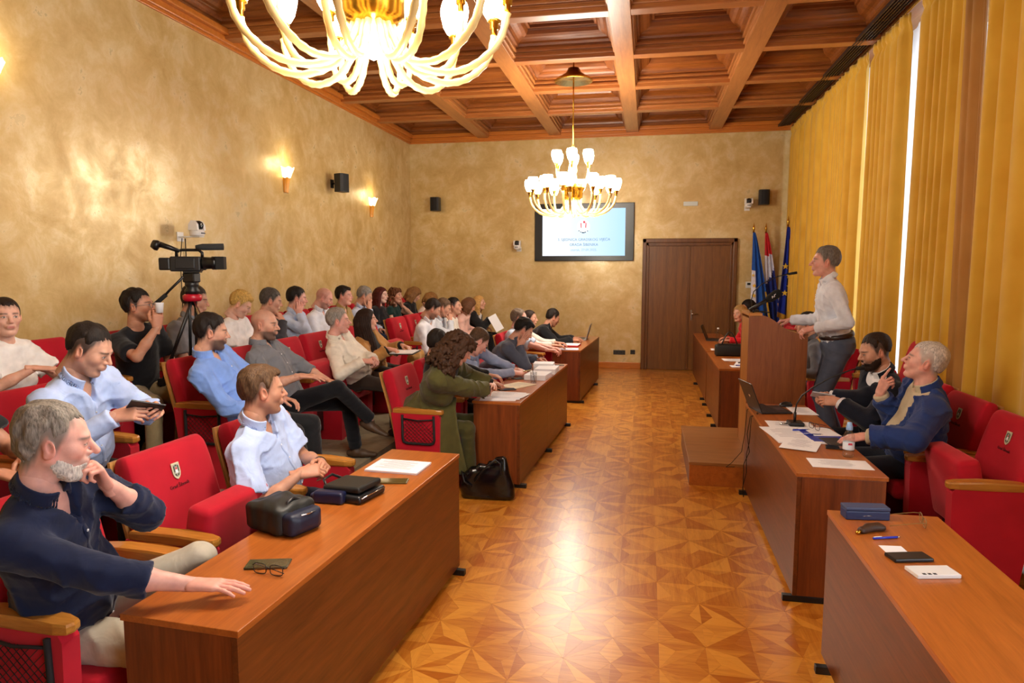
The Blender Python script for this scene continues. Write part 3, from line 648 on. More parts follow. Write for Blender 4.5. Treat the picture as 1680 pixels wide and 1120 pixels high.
# ------------------------------------------------------------------ people : implicit surfaces meshed with surface nets
def V(*a): return np.array(a, dtype=np.float64)
def unit(a): a = np.asarray(a, float); return a/max(1e-9, np.linalg.norm(a))
class SDF:
    def __init__(s, lo, hi, h):
        s.lo = np.asarray(lo, float); s.h = h; n = np.ceil((np.asarray(hi)-s.lo)/h).astype(int)+1; s.n = n
        s.ax = [(s.lo[i]+h*np.arange(n[i])).astype(np.float32) for i in range(3)]; s.d = np.full(n, 1.0, np.float32)
    def blk(s, lo, hi):
        a = np.clip(np.floor((np.asarray(lo)-s.lo)/s.h).astype(int), 0, s.n); b = np.clip(np.ceil((np.asarray(hi)-s.lo)/s.h).astype(int)+1, 0, s.n)
        if np.any(b <= a): return None
        sl = tuple(slice(a[i], b[i]) for i in range(3))
        return sl, s.ax[0][sl[0]][:, None, None], s.ax[1][sl[1]][None, :, None], s.ax[2][sl[2]][None, None, :]
    def _put(s, sl, d, k, mode):
        c = s.d[sl]
        if mode == 'u':
            if k > 0: hh = np.maximum(k-np.abs(c-d), 0)/k; s.d[sl] = np.minimum(c, d)-hh*hh*k*.25
            else: s.d[sl] = np.minimum(c, d)
        else:
            d = -d
            if k > 0: hh = np.maximum(k-np.abs(c-d), 0)/k; s.d[sl] = np.maximum(c, d)+hh*hh*k*.25
            else: s.d[sl] = np.maximum(c, d)
    def cap(s, a, b, ra, rb=None, k=.02, mode='u', flat=False, sq=None):
        """round cone; sq=(axis,factor) squashes along a unit axis"""
        a = np.asarray(a, float); b = np.asarray(b, float); rb = ra if rb is None else rb; m = max(ra, rb)*(1.0 if sq is None else max(1, 1/sq[1]))+k+2*s.h
        r = s.blk(np.minimum(a, b)-m, np.maximum(a, b)+m)
        if r is None: return s
        sl, x, y, z = r; ba = b-a; L2 = max(1e-12, ba@ba); px, py, pz = x-a[0], y-a[1], z-a[2]
        q = px*ba[0]+py*ba[1]+pz*ba[2]; t = np.clip(q/L2, 0, 1); dx, dy, dz = px-t*ba[0], py-t*ba[1], pz-t*ba[2]
        d2 = dx*dx+dy*dy+dz*dz
        if sq is not None: e = dx*sq[0][0]+dy*sq[0][1]+dz*sq[0][2]; d2 = d2+e*e*(sq[1]**2-1)
        d = np.sqrt(d2)-(ra+(rb-ra)*t)
        if flat: L = sqrt(L2); d = np.maximum(d, q/L-L)
        s._put(sl, d, k, mode); return s
    def ell(s, c, r, ax=None, k=.03, mode='u'):
        c = np.asarray(c, float); r = np.asarray(r, float); ax = np.eye(3) if ax is None else np.asarray(ax); m = r.max()+k+2*s.h
        q = s.blk(c-m, c+m)
        if q is None: return s
        sl, x, y, z = q; px, py, pz = x-c[0], y-c[1], z-c[2]
        u = [px*ax[i][0]+py*ax[i][1]+pz*ax[i][2] for i in range(3)]
        k0 = np.sqrt(sum((u[i]/r[i])**2 for i in range(3))); k1 = np.sqrt(sum((u[i]/r[i]**2)**2 for i in range(3)))+1e-9
        s._put(sl, k0*(k0-1)/k1, k, mode); return s
    def rbox(s, c, b, r, ax=None, k=.01, mode='u'):
        c = np.asarray(c, float); b = np.asarray(b, float); ax = np.eye(3) if ax is None else np.asarray(ax); m = np.linalg.norm(b)+k+2*s.h
        q = s.blk(c-m, c+m)
        if q is None: return s
        sl, x, y, z = q; px, py, pz = x-c[0], y-c[1], z-c[2]
        u = [np.abs(px*ax[i][0]+py*ax[i][1]+pz*ax[i][2])-(b[i]-r) for i in range(3)]
        d = np.sqrt(sum(np.maximum(w, 0)**2 for w in u))+np.minimum(np.maximum(np.maximum(u[0], u[1]), u[2]), 0)-r
        s._put(sl, d, k, mode); return s
    def plane(s, p, n, k=.0):
        """keeps the side the normal points away from"""
        n = unit(n); d = (s.ax[0][:, None, None]-p[0])*n[0]+(s.ax[1][None, :, None]-p[1])*n[1]+(s.ax[2][None, None, :]-p[2])*n[2]
        s._put((slice(None),)*3, -d, k, 's'); return s
    def near(s, w):
        i = np.nonzero(np.abs(s.d) < w); return i, s.ax[0][i[0]], s.ax[1][i[1]], s.ax[2][i[2]]
    def disp(s, fn, w=.04):
        i, x, y, z = s.near(w); s.d[i] += fn(x, y, z); return s
    def mesh(s):
        d = s.d; h = s.h; I = d < 0; I[0], I[-1] = False, False; I[:, 0] = I[:, -1] = False; I[:, :, 0] = I[:, :, -1] = False
        d = np.where(I, np.minimum(d, -1e-6), np.maximum(d, 1e-6))
        c = np.zeros(np.array(I.shape)-1, np.uint8)
        off = [(i, j, k) for i in (0, 1) for j in (0, 1) for k in (0, 1)]
        for o in off: c += I[o[0]:I.shape[0]-1+o[0], o[1]:I.shape[1]-1+o[1], o[2]:I.shape[2]-1+o[2]]
        act = np.argwhere((c > 0) & (c < 8)); idx = np.full(c.shape, -1, np.int64); idx[tuple(act.T)] = np.arange(len(act))
        if len(act) == 0: return np.zeros((0, 3)), np.zeros((0, 4), np.int64)
        D = np.stack([d[act[:, 0]+o[0], act[:, 1]+o[1], act[:, 2]+o[2]] for o in off], 1)
        acc = np.zeros((len(act), 3)); cnt = np.zeros(len(act))
        for p in range(8):
            for q in range(p+1, 8):
                if sum(abs(off[p][i]-off[q][i]) for i in range(3)) != 1: continue
                m = (D[:, p] < 0) != (D[:, q] < 0); t = D[m, p]/(D[m, p]-D[m, q]); a = np.array(off[p]); b = np.array(off[q])
                acc[m] += a+t[:, None]*(b-a); cnt[m] += 1
        v = s.lo+h*(act+acc/cnt[:, None]); F = []
        for ax in range(3):
            sl0 = [slice(None)]*3; sl1 = [slice(None)]*3; sl0[ax] = slice(0, -1); sl1[ax] = slice(1, None)
            e = np.argwhere(I[tuple(sl0)] != I[tuple(sl1)])
            b, c_ = (ax+1) % 3, (ax+2) % 3; e = e[(e[:, b] > 0) & (e[:, c_] > 0)]
            ins = I[tuple(e.T)]; eb = np.zeros(3, int); eb[b] = 1; ec = np.zeros(3, int); ec[c_] = 1
            g = lambda w: idx[tuple(w.T)]
            q = np.stack([g(e-eb-ec), g(e-ec), g(e), g(e-eb)], 1); q[~ins] = q[~ins][:, ::-1]; F.append(q)
        F = np.concatenate(F); F = F[(F >= 0).all(1)]; return v, F

def skinmat():
    m, nt, b = newmat('skin'); at = N(nt, 'ShaderNodeAttribute', attribute_name='Col'); tc = N(nt, 'ShaderNodeTexCoord')
    n1 = N(nt, 'ShaderNodeTexNoise', Scale=28.0, Detail=3.0); nt.links.new(tc.outputs['Object'], n1.inputs['Vector'])
    r = ramp(nt, [(.3, (.86, .80, .78, 1)), (.7, (1.06, 1.02, 1.0, 1))]); nt.links.new(n1.outputs[0], r.inputs[0])
    mx = N(nt, 'ShaderNodeMix', data_type='RGBA', blend_type='MULTIPLY'); mx.inputs[0].default_value = 1
    nt.links.new(at.outputs['Color'], mx.inputs[6]); nt.links.new(r.outputs[0], mx.inputs[7]); nt.links.new(mx.outputs[2], b.inputs['Base Color'])
    b.inputs['Roughness'].default_value = .5; b.inputs['Specular IOR Level'].default_value = .35
    b.inputs['Subsurface Weight'].default_value = .12; b.inputs['Subsurface Radius'].default_value = (.012, .004, .002); b.inputs['Subsurface Scale'].default_value = 1.0
    n2 = N(nt, 'ShaderNodeTexNoise', Scale=220.0, Detail=1.0); nt.links.new(tc.outputs['Object'], n2.inputs['Vector'])
    bp = N(nt, 'ShaderNodeBump', Strength=.15, Distance=.001); nt.links.new(n2.outputs[0], bp.inputs['Height']); nt.links.new(bp.outputs[0], b.inputs['Normal'])
    return m
M_SKIN = skinmat()
def hairmat(col):
    key = ('h', col)
    if key in MATS: return MATS[key]
    m, nt, b = newmat('hair'); c = rgb(col); tc = N(nt, 'ShaderNodeTexCoord'); mp = N(nt, 'ShaderNodeMapping'); mp.inputs['Scale'].default_value = (150, 150, 38)
    n = N(nt, 'ShaderNodeTexNoise', Scale=1.0, Detail=3.0); nt.links.new(tc.outputs['Object'], mp.inputs[0]); nt.links.new(mp.outputs[0], n.inputs['Vector'])
    r = ramp(nt, [(.3, tuple(x*.55 for x in c[:3])+(1,)), (.7, tuple(min(1, x*1.45) for x in c[:3])+(1,))]); nt.links.new(n.outputs[0], r.inputs[0]); nt.links.new(r.outputs[0], b.inputs['Base Color'])
    bp = N(nt, 'ShaderNodeBump', Strength=.6, Distance=.004); nt.links.new(n.outputs[0], bp.inputs['Height']); nt.links.new(bp.outputs[0], b.inputs['Normal'])
    b.inputs['Roughness'].default_value = .62; b.inputs['Specular IOR Level'].default_value = .22; MATS[key] = m; return m

SKIN = {'fair': (.70, .42, .32), 'mid': (.60, .34, .24), 'tan': (.52, .27, .175), 'pink': (.72, .40, .33), 'pale': (.74, .50, .42)}
def zhair(phi, hair):
    """height of the hairline (head coordinates) round the head, phi = 0 at the face"""
    zf = hair.get('front', .076); nape = hair.get('nape', -.065)
    a = np.abs(phi); return np.interp(a, [0, .5, .85, 1.08, 1.22, 1.40, 1.52, 1.62, 1.80, 2.0, 2.4, 3.2], [zf, zf+.004, zf-.020, .030, -.008, -.018, .012, .026, .010, -.035, nape*.9, nape])
CRN = V(-.014, 0, .034); CRR = V(.099, .078, .088)
def head_sdf(h, sex, P):
    s = SDF((-.135, -.10, -.16), (.135, .10, .145), h); w = P.get('wide', 1.0)
    f = .94 if sex == 'f' else 1.0
    s.ell(CRN, CRR*V(1, w, 1), k=.0)
    s.ell((.026, 0, -.028), V(.064, .061*w*f, .088), k=.03)
    jw = .047*w*f
    for sg in (-1, 1):
        s.cap((-.004, sg*jw*1.08, -.045), (.052, sg*.022*w, -.098), .022, .018, k=.028)
        s.ell((.052, sg*.045*w, -.018), (.026, .020, .024), k=.022)
    s.ell((.070, 0, -.100), (.020, .022*w, .017), k=.02)
    s.cap((.078, -.032, .024), (.078, .032, .024), .013 if sex == 'm' else .010, k=.02)
    for sg in (-1, 1): s.ell((.101, sg*.033, .006), (.015, .021, .0125), k=.010, mode='s')
    for sg in (-1, 1): s.ell((.0765, sg*.032, .0055), (.0135, .0145, .0125), k=.004)
    nl = P.get('nose', 1.0)
    s.cap((.086, 0, .020), (.086+.027*nl, 0, -.022), .0075, .0105*nl, k=.012)
    for sg in (-1, 1): s.ell((.094, sg*.0105, -.027), (.012, .0085, .0085), k=.008)
    s.ell((.084, 0, -.055), (.017, .028, .020), k=.012)
    s.cap((.094, -.017, -.052), (.094, .017, -.052), .0062, k=.006); s.cap((.0925, -.015, -.0625), (.0925, .015, -.0625), .0072, k=.006)
    s.cap((.1045, -.024, -.0572), (.1045, .024, -.0572), .0035, k=.004, mode='s')
    for sg in (-1, 1):
        ax = np.array([[.95, 0, .30], [0, 1, 0], [-.30, 0, .95]]); c = V(-.012, sg*.0775*w, -.004)
        ax = ax @ np.array([[cos(.32), sg*sin(.32), 0], [-sg*sin(.32), cos(.32), 0], [0, 0, 1]])
        s.ell(c, (.019, .0085, .033), ax, k=.005); s.ell(c+V(.003, sg*.0075, .004), (.010, .006, .019), ax, k=.004, mode='s'); s.ell(c+V(-.004, 0, -.022), (.010, .008, .012), k=.006)
    s.cap((-.028, 0, -.04), (-.046, 0, -.155), .053*f*w, .056*f*w, k=.03)
    return s
def head_cols(v, tone, P, hair, sex):
    x, y, z = v[:, 0], v[:, 1], v[:, 2]; base = np.array(SKIN[tone]); C = np.tile(base, (len(v), 1))
    def mixc(w, c): C[:] = C*(1-w[:, None])+np.asarray(c)*w[:, None]
    sm = lambda a, b, t: np.clip((t-a)/(b-a), 0, 1)
    hc = np.array(rgb(hair.get('col', '#2a1c14'))[:3])
    for sg in (-1, 1): mixc(.35*np.exp(-((x-.06)**2+(y-sg*.048)**2+(z+.028)**2)/.022**2), base*V(1.12, .72, .68))
    mixc(.35*np.exp(-((x-.112)**2+y**2+(z+.024)**2)/.016**2), base*V(1.1, .72, .68))
    mixc(.45*sm(.064, .075, np.abs(y))*(x < .02)*(np.abs(z) < .05), base*V(1.1, .70, .66))
    lip = np.exp(-((np.maximum(np.abs(y)-.012, 0)/.009)**2+((z+.0575)/.0085)**2))*(x > .083)
    mixc(np.clip(lip*(.9 if sex == 'f' else .55), 0, 1), (.42, .10, .10) if sex == 'f' else base*V(.85, .52, .52))
    ph = np.arctan2(y, x+.014); st = P.get('stubble', 0)
    if st:
        m = sm(-.036, -.052, z)*sm(-.015, .02, x+.0)*(x > -.02); m = np.maximum(m, np.exp(-((z+.041)/.008)**2)*(np.abs(y) < .026)*(x > .08)); m = m*(1-np.clip(lip*1.6, 0, 1)); mixc(st*m, np.array(rgb(P.get('beardcol', hair.get('col', '#2a1c14')))[:3])*1.1+.02)
    bz = hair.get('buzz', {'short': .94, 'bun': .93}.get(hair['kind'], 0))
    if bz: mixc(bz*sm(-.02, .018, z-zhair(ph, hair)+.004*np.sin(23*ph))*(~((np.abs(y) > .0805*P.get('wide', 1.0))*(x > -.04)*(x < .02)*(z < .030))), hc*.9+.02)
    for sg in (-1, 1):
        ey = sg*y; bro = np.exp(-(((z-.0285+.10*(ey-.033)**2/.03+.15*np.maximum(ey-.04, 0))/.0048)**2))*sm(.010, .016, ey)*sm(.058, .050, ey)*(x > .04)
        mixc(np.clip(bro*.85, 0, 1), hc*P.get('brow', .8))
        e = V(.0765, sg*.032, .0055); dz = z-e[2]; dy = y-e[1]; open_ = P.get('eyes', .0062)
        al = ((dy/.0125)**2+(dz/open_)**2); front = x > .078
        mixc((al < 1)*front*1.0, (.62, .58, .55)); mixc(((dy**2+dz**2) < .0058**2)*(al < 1)*front*1.0, P.get('iris', (.03, .02, .012)))
        lash = (np.abs(al-1.05) < .42)*(dz > -.001)*front*(np.abs(dy) < .015); mixc(lash*.8, (.03, .02, .015))
    return C
def hair_sdf(h, hair, sex, seed=0):
    kind = hair['kind']; t = hair.get('t', .014); L = hair.get('len', 0)
    s = SDF((-.19, -.17, -.16-L), (.16, .17, .19), h)
    tv = V(t*.75, t*.45, t) if kind in ('short', 'bun') else V(t, t, t)
    s.ell(CRN, CRR*V(1, hair.get('wide', 1.0), 1)+tv, k=0)
    if kind in ('short', 'bun'): s.ell((-.035, 0, -.01), V(.074, .070, .078)+tv*.6, k=.03)
    x, y, z = s.ax[0][:, None, None], s.ax[1][None, :, None], s.ax[2][None, None, :]
    if kind == 'short':
        s.ell((-.03, 0, .055+.3*t), V(.088+t*.6, .066+t*.6, .070+t), k=.02)
        if hair.get('quiff'): s.ell((.055, 0, .093), (.035, .05, .022+.3*t), k=.02)
    ph = np.arctan2(y+0*z, x+.014+0*z); zb = zhair(ph, hair)
    if kind in ('long', 'bob', 'curly'):
        zb = np.interp(np.abs(ph), [0, .5, .8, 1.05, 1.25, 3.2], [hair.get('front', .075), hair.get('front', .075)-.006, .03, -.02, -.2-L, -.3-L])
    zb = zb+.004*np.sin(19*ph+seed)+.003*np.sin(43*ph+2*seed)
    if kind == 'short':
        zb = zb+hair.get('fade', .024)*np.interp(np.abs(ph), [0, .6, 1.0, 1.4, 3.2], [0, .1, .6, 1, 1])
    if kind in ('short', 'bun'):   # hair thins toward the hairline
        fd = np.clip((z-zb)/(.040 if kind == 'short' else .02), 0, 1); s.d = s.d+((1-fd)*(t*.6+.0015)).astype(np.float32)
    s.d = np.maximum(s.d, (zb-z)*.8).astype(np.float32)
    if kind == 'bun': s.ell((-.125, 0, .03), (.035, .04, .04), k=.02)
    if kind in ('long', 'bob'):
        bot = -.10-L
        for sg in (-1, 1):
            for q, (x0, y0) in enumerate(((-.055, .075), (-.02, .082), (.012, .080), (-.085, .045))):
                fx = hair.get('fwd', .0)*(1 if q < 3 else 0)
                s.cap((x0, sg*y0*.95, .04), (x0-.012, sg*(y0+.004), -.06), .020+t*.5, .024+t*.4, k=.025)
                if L > 0: s.cap((x0-.012, sg*(y0+.004), -.06), (x0+fx+.01*q-.02, sg*(y0+.012), bot), .024+t*.4, .018, k=.025)
        s.cap((-.10, 0, .0), (-.115, 0, bot*.9), .04+t, .03, k=.03)
        s.disp(lambda x, y, z: .0028*np.sin(34*np.arctan2(y, x+.03)+9*z+4*np.sin(11*z+seed)), .03)
        s.ell((.075, 0, -.045), (.075, .066, .115), k=.012, mode='s')
    if kind == 'curly':
        r_ = np.random.default_rng(seed); bot = -.10-L
        for _ in range(hair.get('n', 190)):
            a = r_.uniform(-pi, pi); zz = r_.uniform(bot, .12)
            if abs(a) < 1.15 and zz < .055: continue
            if zz > .034: rad = sqrt(max(0, 1-((zz-.034)/.105)**2))
            else: rad = 1.0+.25*min(1, (.034-zz)/.15)
            c = V(-.014+(.098+t)*rad*cos(a)*1.0, (.082+t)*rad*sin(a), zz+.006); rr = r_.uniform(.010, .019); s.cap(c, c+r_.normal(0, .014, 3)+V(0, 0, -.018), rr, rr*.75, k=.006)
        s.ell((.085, 0, -.04), (.075, .064, .10), k=.008, mode='s')
    if kind == 'short':
        q = hair.get('tex', .0025); fq = hair.get('freq', 1.0)
        s.disp(lambda x, y, z: q*(np.sin(fq*(95*y+40*z)+3*np.sin(30*x+seed))+.8*np.sin(fq*(70*x+60*z)+3*np.sin(45*y)))*.7, .03)
    return s
def beard_sdf(h, t, full=True):
    s = SDF((-.05, -.09, -.17), (.135, .09, .02), h)
    s.ell((.026, 0, -.028), (.064+t, .061+t, .088+t*.6), k=.0)
    for sg in (-1, 1): s.cap((-.004, sg*.050, -.045), (.052, sg*.022, -.10), .022+t, .020+t, k=.028)
    s.ell((.070, 0, -.102-t*.5), (.021+t, .023+t*.6, .018+t), k=.02); s.ell((.082, 0, -.055), (.017+t*.8, .032, .026), k=.012)
    x, y, z = s.ax[0][:, None, None], s.ax[1][None, :, None], s.ax[2][None, None, :]
    top = np.interp(np.abs(y), [0, .016, .028, .045, .07, .09], [-.036, -.038, -.064, -.066, -.040, -.012])
    s.d = np.maximum(s.d, z-top).astype(np.float32); s.d = np.maximum(s.d, -.004-x+0*z).astype(np.float32)
    s.ell((.108, 0, -.0575), (.02, .019, .0085), k=.003, mode='s')
    s.disp(lambda x, y, z: .0014*np.sin(240*y+60*z+2*np.sin(90*x))*np.sin(170*z), .02); return s
def glasses_mesh(round_=False):
    b = MB(); n = 16
    for sg in (-1, 1):
        pts = []
        for k in range(n+1):
            a = 2*pi*k/n; q = 1 if round_ else .55; c_, s_ = cos(a), sin(a)
            yy = .0255*math.copysign(abs(c_)**q, c_); zz = (.0215 if round_ else .0165)*math.copysign(abs(s_)**q, s_); pts.append((.1035-.14*abs(sg*.034+yy)**1.6*3.2*.3, sg*.034+yy, .002+zz))
        b.tube(pts, .0019, 6, 0, False)
        b.add([(p[0]-.0004, p[1], p[2]) for p in pts[:-1]], [tuple(range(n))], 1)
        b.tube([(.098, sg*.060, .008), (.090, sg*.071, .009), (.04, sg*.079, .008), (-.012, sg*.083, .008), (-.03, sg*.083, -.012)], .0016, 5)
    b.tube([(.108, -.009, .006), (.111, 0, .008), (.108, .009, .006)], .0016, 5)
    return b
def hand_sdf(h, curl, spread, side, thumb=.5):
    """x to fingertips, z = back of hand, thumb on +y*side. curl: list of 4 (0 straight .. 1 fist)"""
    s = SDF((-.05, -.085, -.12), (.20, .085, .05), h); g = side
    ys = [.0275, .0095, -.009, -.026]; L = [(.044, .026, .021), (.049, .030, .022), (.045, .028, .021), (.035, .021, .018)]
    s.cap((-.045, 0, 0), (.006, 0, 0), .0245, .0235, k=.01, sq=(V(0, 0, 1), 1.3))
    for i, y in enumerate(ys):
        s.cap((.004, g*y*.62, 0), (.086-.003*abs(i-1), g*y, .001-.0015*abs(i-1.4)), .0155, .0120, k=.014, sq=(V(0, 0, 1), 1.12))
    for i, y in enumerate(ys):
        p = V(.086-.003*abs(i-1), g*y, 0); c = curl[i]; a = spread*(1.35-i)*.16*g; th = 0
        for j, l in enumerate(L[i]):
            th += c*(1.15, 1.5, .9)[j]+.06; d = V(cos(th)*cos(a), sin(a), -sin(th)); q = p+d*l
            s.cap(p, q, .0092-.0009*j-(.0012 if i == 3 else 0), .0086-.0011*j-(.0012 if i == 3 else 0), k=.0035); p = q
    p = V(.018, g*.020, -.004); dirs = [unit((.62, g*(.62-.25*thumb), -.22-.25*thumb)), unit((.83, g*(.40-.45*thumb), -.20-.30*thumb)), unit((.92, g*(.12-.5*thumb), -.16-.32*thumb))]
    for j, l in enumerate((.046, .034, .027)):
        q = p+dirs[j]*l; s.cap(p, q, (.0150, .0112, .0100)[j], (.0115, .0102, .0082)[j], k=.008); p = q
    return s
CURLS = {'relax': [.28, .32, .36, .42], 'flat': [.06, .05, .06, .1], 'fist': [.85, .9, .92, .95], 'grip': [.6, .62, .66, .7], 'pen': [.55, .62, .75, .8], 'point': [.06, .75, .85, .9], 'half': [.42, .46, .5, .55], 'spread': [.10, .08, .1, .14]}
def basis(d, n):
    x = unit(d); z = np.asarray(n, float); z = unit(z-x*(z@x)); return np.stack([x, np.cross(z, x), z], 1)
def ik(a, c, l1, l2, pole):
    v = c-a; D = np.linalg.norm(v); D2 = min(D, (l1+l2)*.995); u = v/max(D, 1e-6); c = a+u*D2
    x = (l1*l1-l2*l2+D2*D2)/(2*D2); hh = sqrt(max(0, l1*l1-x*x)); p = np.asarray(pole, float); p = unit(p-u*(p@u)); return a+u*x+p*hh, c
def join(parts):
    vs, fs, cs, n = [], [], [], 0
    for v, f, c in parts: vs.append(v); fs.append(f+n); cs.append(c); n += len(v)
    return np.concatenate(vs), np.concatenate(fs), np.concatenate(cs)
def colmesh(name, v, f, c, mat):
    me = meshdata(name, v, f, mat, True); at = me.color_attributes.new('Col', 'FLOAT_COLOR', 'POINT'); at.data.foreach_set('color', np.concatenate([c, np.ones((len(c), 1))], 1).astype(np.float32).ravel()); return me
HANDS = {
 # local (fwd, left*side, up above seat hip) , finger dir, back-of-hand normal, curl, spread
 'lap': ((.30, .07, .10), (.9, -.45, -.1), (.15, .15, 1), 'relax', .2),
 'thigh': ((.24, .15, .11), (1, -.15, -.12), (.1, .3, 1), 'relax', .4),
 'clasp': ((.31, .045, .17), (.75, -.65, .1), (.3, .75, .6), 'grip', .0),
 'rest': ((.30, .27, .19), (1, -.1, -.1), (.0, .2, 1), 'half', .2),
 'phone': ((.34, .055, .24), (.8, -.5, .15), (-.1, .9, -.45), 'half', .1),
 'side': ((.10, .24, .04), (1, 0, -.3), (0, .9, .3), 'relax', .2),
}
def person(label, hip, head, yaw, hyaw, pitch=0, roll=0, sex='m', tone='mid', hair=None, face=None, top=None, legs=None, armsL='thigh', armsR='thigh', lod=1, floor=0.0, lean=1, stand=False, feet=None, glasses=None, beard=None, jacket=None, shoe='#1b1512', scale=1.0, group=None, watch=None, belt=None, shoulder=1.0, belly=0.0, headscale=1.0):
    """hip=(x,y,z) hip centre, head=(x,y,z) centre of the head; yaw of body and head in degrees, 0 = +x"""
    hair = hair or {'kind': 'none'}; face = face or {}; top = top or {'col': '#ffffff', 'sleeve': 1.0}; legs = legs or {'col': '#1c1c22'}
    h = (.0082, .0115, .016)[lod]; hh = (.0033, .0046, .0075)[lod]; hm = (.0033, .0046, .0070)[lod]
    if not stand: floor = hip[2]-.55
    O = V(hip[0], hip[1], floor); H = V(*hip)-O; HD = V(*head)-O
    ya, hy = radians(yaw), radians(hyaw); f0 = V(cos(ya), sin(ya), 0); l0 = V(-sin(ya), cos(ya), 0)
    pt, rl = radians(pitch), radians(roll)
    hx = V(cos(hy)*cos(pt), sin(hy)*cos(pt), sin(pt)); hl = V(-sin(hy), cos(hy), 0); hu = np.cross(hx, hl); hl, hu = hl*cos(rl)+hu*sin(rl), hu*cos(rl)-hl*sin(rl)
    RH = np.stack([hx, hl, hu], 1); sc = .985*scale*(.95 if sex == 'f' else 1.0)*headscale
    nb = HD+RH @ V(-.045, 0, -.15)*sc; NB = nb*.55+(HD+V(-.03*cos(ya), -.03*sin(ya), -.165*sc))*.45
    up = unit(NB-H); T = np.linalg.norm(NB-H); l = unit(l0-up*(l0@up)); f = np.cross(l, up)
    fem = sex == 'f'; sw = (.150 if fem else .172)*scale*shoulder; k_ = scale*(.92 if fem else 1.0)
    SL = {1: NB-up*.075*scale+l*sw, -1: NB-up*.075*scale-l*sw}
    for g in (1, -1): SL[g] = SL[g]-f*.005
    l1, l2 = .285*scale*(.95 if fem else 1), .255*scale*(.95 if fem else 1)
    EL, WR, HB, HC = {}, {}, {}, {}
    for g, a in ((1, armsL), (-1, armsR)):
        if isinstance(a, str): a = {'k': a}
        a = dict(a); pole = a.get('pole', (-.35, .75*g, -.75)); pole = f0*pole[0]+l0*pole[1]+V(0, 0, pole[2])
        if 'w' in a:
            w = V(*a['w'])-O; d, n = V(*a['d']), V(*a['n'])
        elif a['k'] == 'face':   # hand held to the face, wrist below the chin
            o = a.get('o', (.10, .05*g, -.16)); w = HD+RH @ (V(*o)*sc); tgt = HD+RH @ (V(*a.get('t', (.06, .055*g, -.03)))*sc); d = tgt-w; n = RH @ V(*a.get('n', (.3, g*1.0, -.1)))
        else:
            p, d, n, c, sp = HANDS[a['k']]; p = a.get('p', p); w = H+f0*p[0]*scale+l0*p[1]*g*scale+V(0, 0, p[2]); d = f0*d[0]+l0*d[1]*g+V(0, 0, d[2]); n = f0*n[0]+l0*n[1]*g+V(0, 0, n[2])
            a.setdefault('c', c); a.setdefault('s', sp)
        e, w = ik(SL[g], w, l1, l2, pole); EL[g], WR[g], HB[g] = e, w, basis(d, n); HC[g] = (CURLS[a.get('c', 'relax')], a.get('s', .3), a.get('th', .5))
    # legs
    HJ = {g: H+l0*.088*g*scale+V(0, 0, -.01) for g in (1, -1)}; KN, AN = {}, {}; t1, t2 = .43*scale, .42*scale
    fs_ = feet or {}
    for g in (1, -1):
        q = fs_.get(g, fs_.get('both', None))
        if stand: tgt = HJ[g]+f0*(q[0] if q else 0)+l0*(.02*g+(q[1] if q else 0)); tgt[2] = .085; pole = f0
        else:
            q = q or (.44, .03, .085); tgt = HJ[g]+f0*q[0]*scale+l0*q[1]*g; tgt[2] = q[2]; pole = f0*.6+V(0, 0, 1)+l0*.12*g
        KN[g], AN[g] = ik(HJ[g], tgt, t1, t2, pole)
    allp = np.array([HD, NB, H, *SL.values(), *EL.values(), *WR.values(), *HJ.values(), *KN.values(), *AN.values()])
    lo, hi = allp.min(0)-.2, allp.max(0)+.2; base = np.array(SKIN[tone])
    AX = np.stack([f, l, up])
    def torso(s, t, K=.06):
        s.ell(H+up*.02+f*.0, (.118*k_+t, .162*k_+t, .12+t), AX, k=0)
        s.ell(H+up*.17+f*(.012+belly*.5), (.110*k_+belly+t, (.138 if fem else .152)*k_+belly*.5+t, .15+t), AX, k=K)
        s.ell(H+up*(T-.20)+f*.0, (.112*k_+t, .158*k_+t, .17+t), AX, k=K)
        if fem:
            for g in (1, -1): s.ell(H+up*(T-.24)+f*.085+l*.068*g, (.055+t, .06+t, .06+t), AX, k=.04)
        s.cap(SL[1]-l*.02, SL[-1]+l*.02, .052*scale+t, k=.06); s.cap(NB-up*.05+l*.05, NB-up*.05-l*.05, .055*scale+t, k=.05)
    s = SDF(lo, hi, h*1.15)
    torso(s, -.016); s.cap(NB-up*.06, NB*.4+nb*.6+up*.03, .060*k_, .053*k_, k=.03)
    for g in (1, -1):
        s.cap(SL[g], EL[g], .044*k_, .037*k_, k=.03); s.cap(EL[g]*.97+WR[g]*.03, EL[g]*.55+WR[g]*.45, .037*k_, .036*k_, k=.02); s.cap(EL[g]*.55+WR[g]*.45, WR[g], .036*k_, .0245*k_, k=.02)
        s.cap(HJ[g], KN[g], .066*k_, .046*k_, k=.04); s.cap(KN[g], AN[g], .045*k_, .032*k_, k=.02)
    v, fc = s.mesh(); parts = [(v, fc, np.tile(base, (len(v), 1)))]
    hs = head_sdf(hh, sex, face); v, fc = hs.mesh(); cc = head_cols(v, tone, face, hair, sex); parts.append((HD+(v*sc) @ RH.T, fc, cc))
    for g in (1, -1):
        cu, sp, th = HC[g]; s = hand_sdf(hm, cu, sp, -g, th)   # back of hand up, thumb inward
        v, fc = s.mesh(); c = np.tile(base*V(1.02, .95, .92), (len(v), 1)); parts.append((WR[g]+(v*scale*(.92 if fem else 1)) @ HB[g].T, fc, c))
    v, fc, cc = join(parts); body = link('person', colmesh('person', v, fc, cc, M_SKIN), None, tuple(O)); tag(body, label, 'person', group)
    def child(name, s, mat, par=body, xf=None):
        v, fc = s.mesh()
        if len(v) == 0: return None
        if xf: v = xf(v)
        return mk(name, v, fc, mat, par, True)
    sd = sum(map(ord, label)) % 97*.13
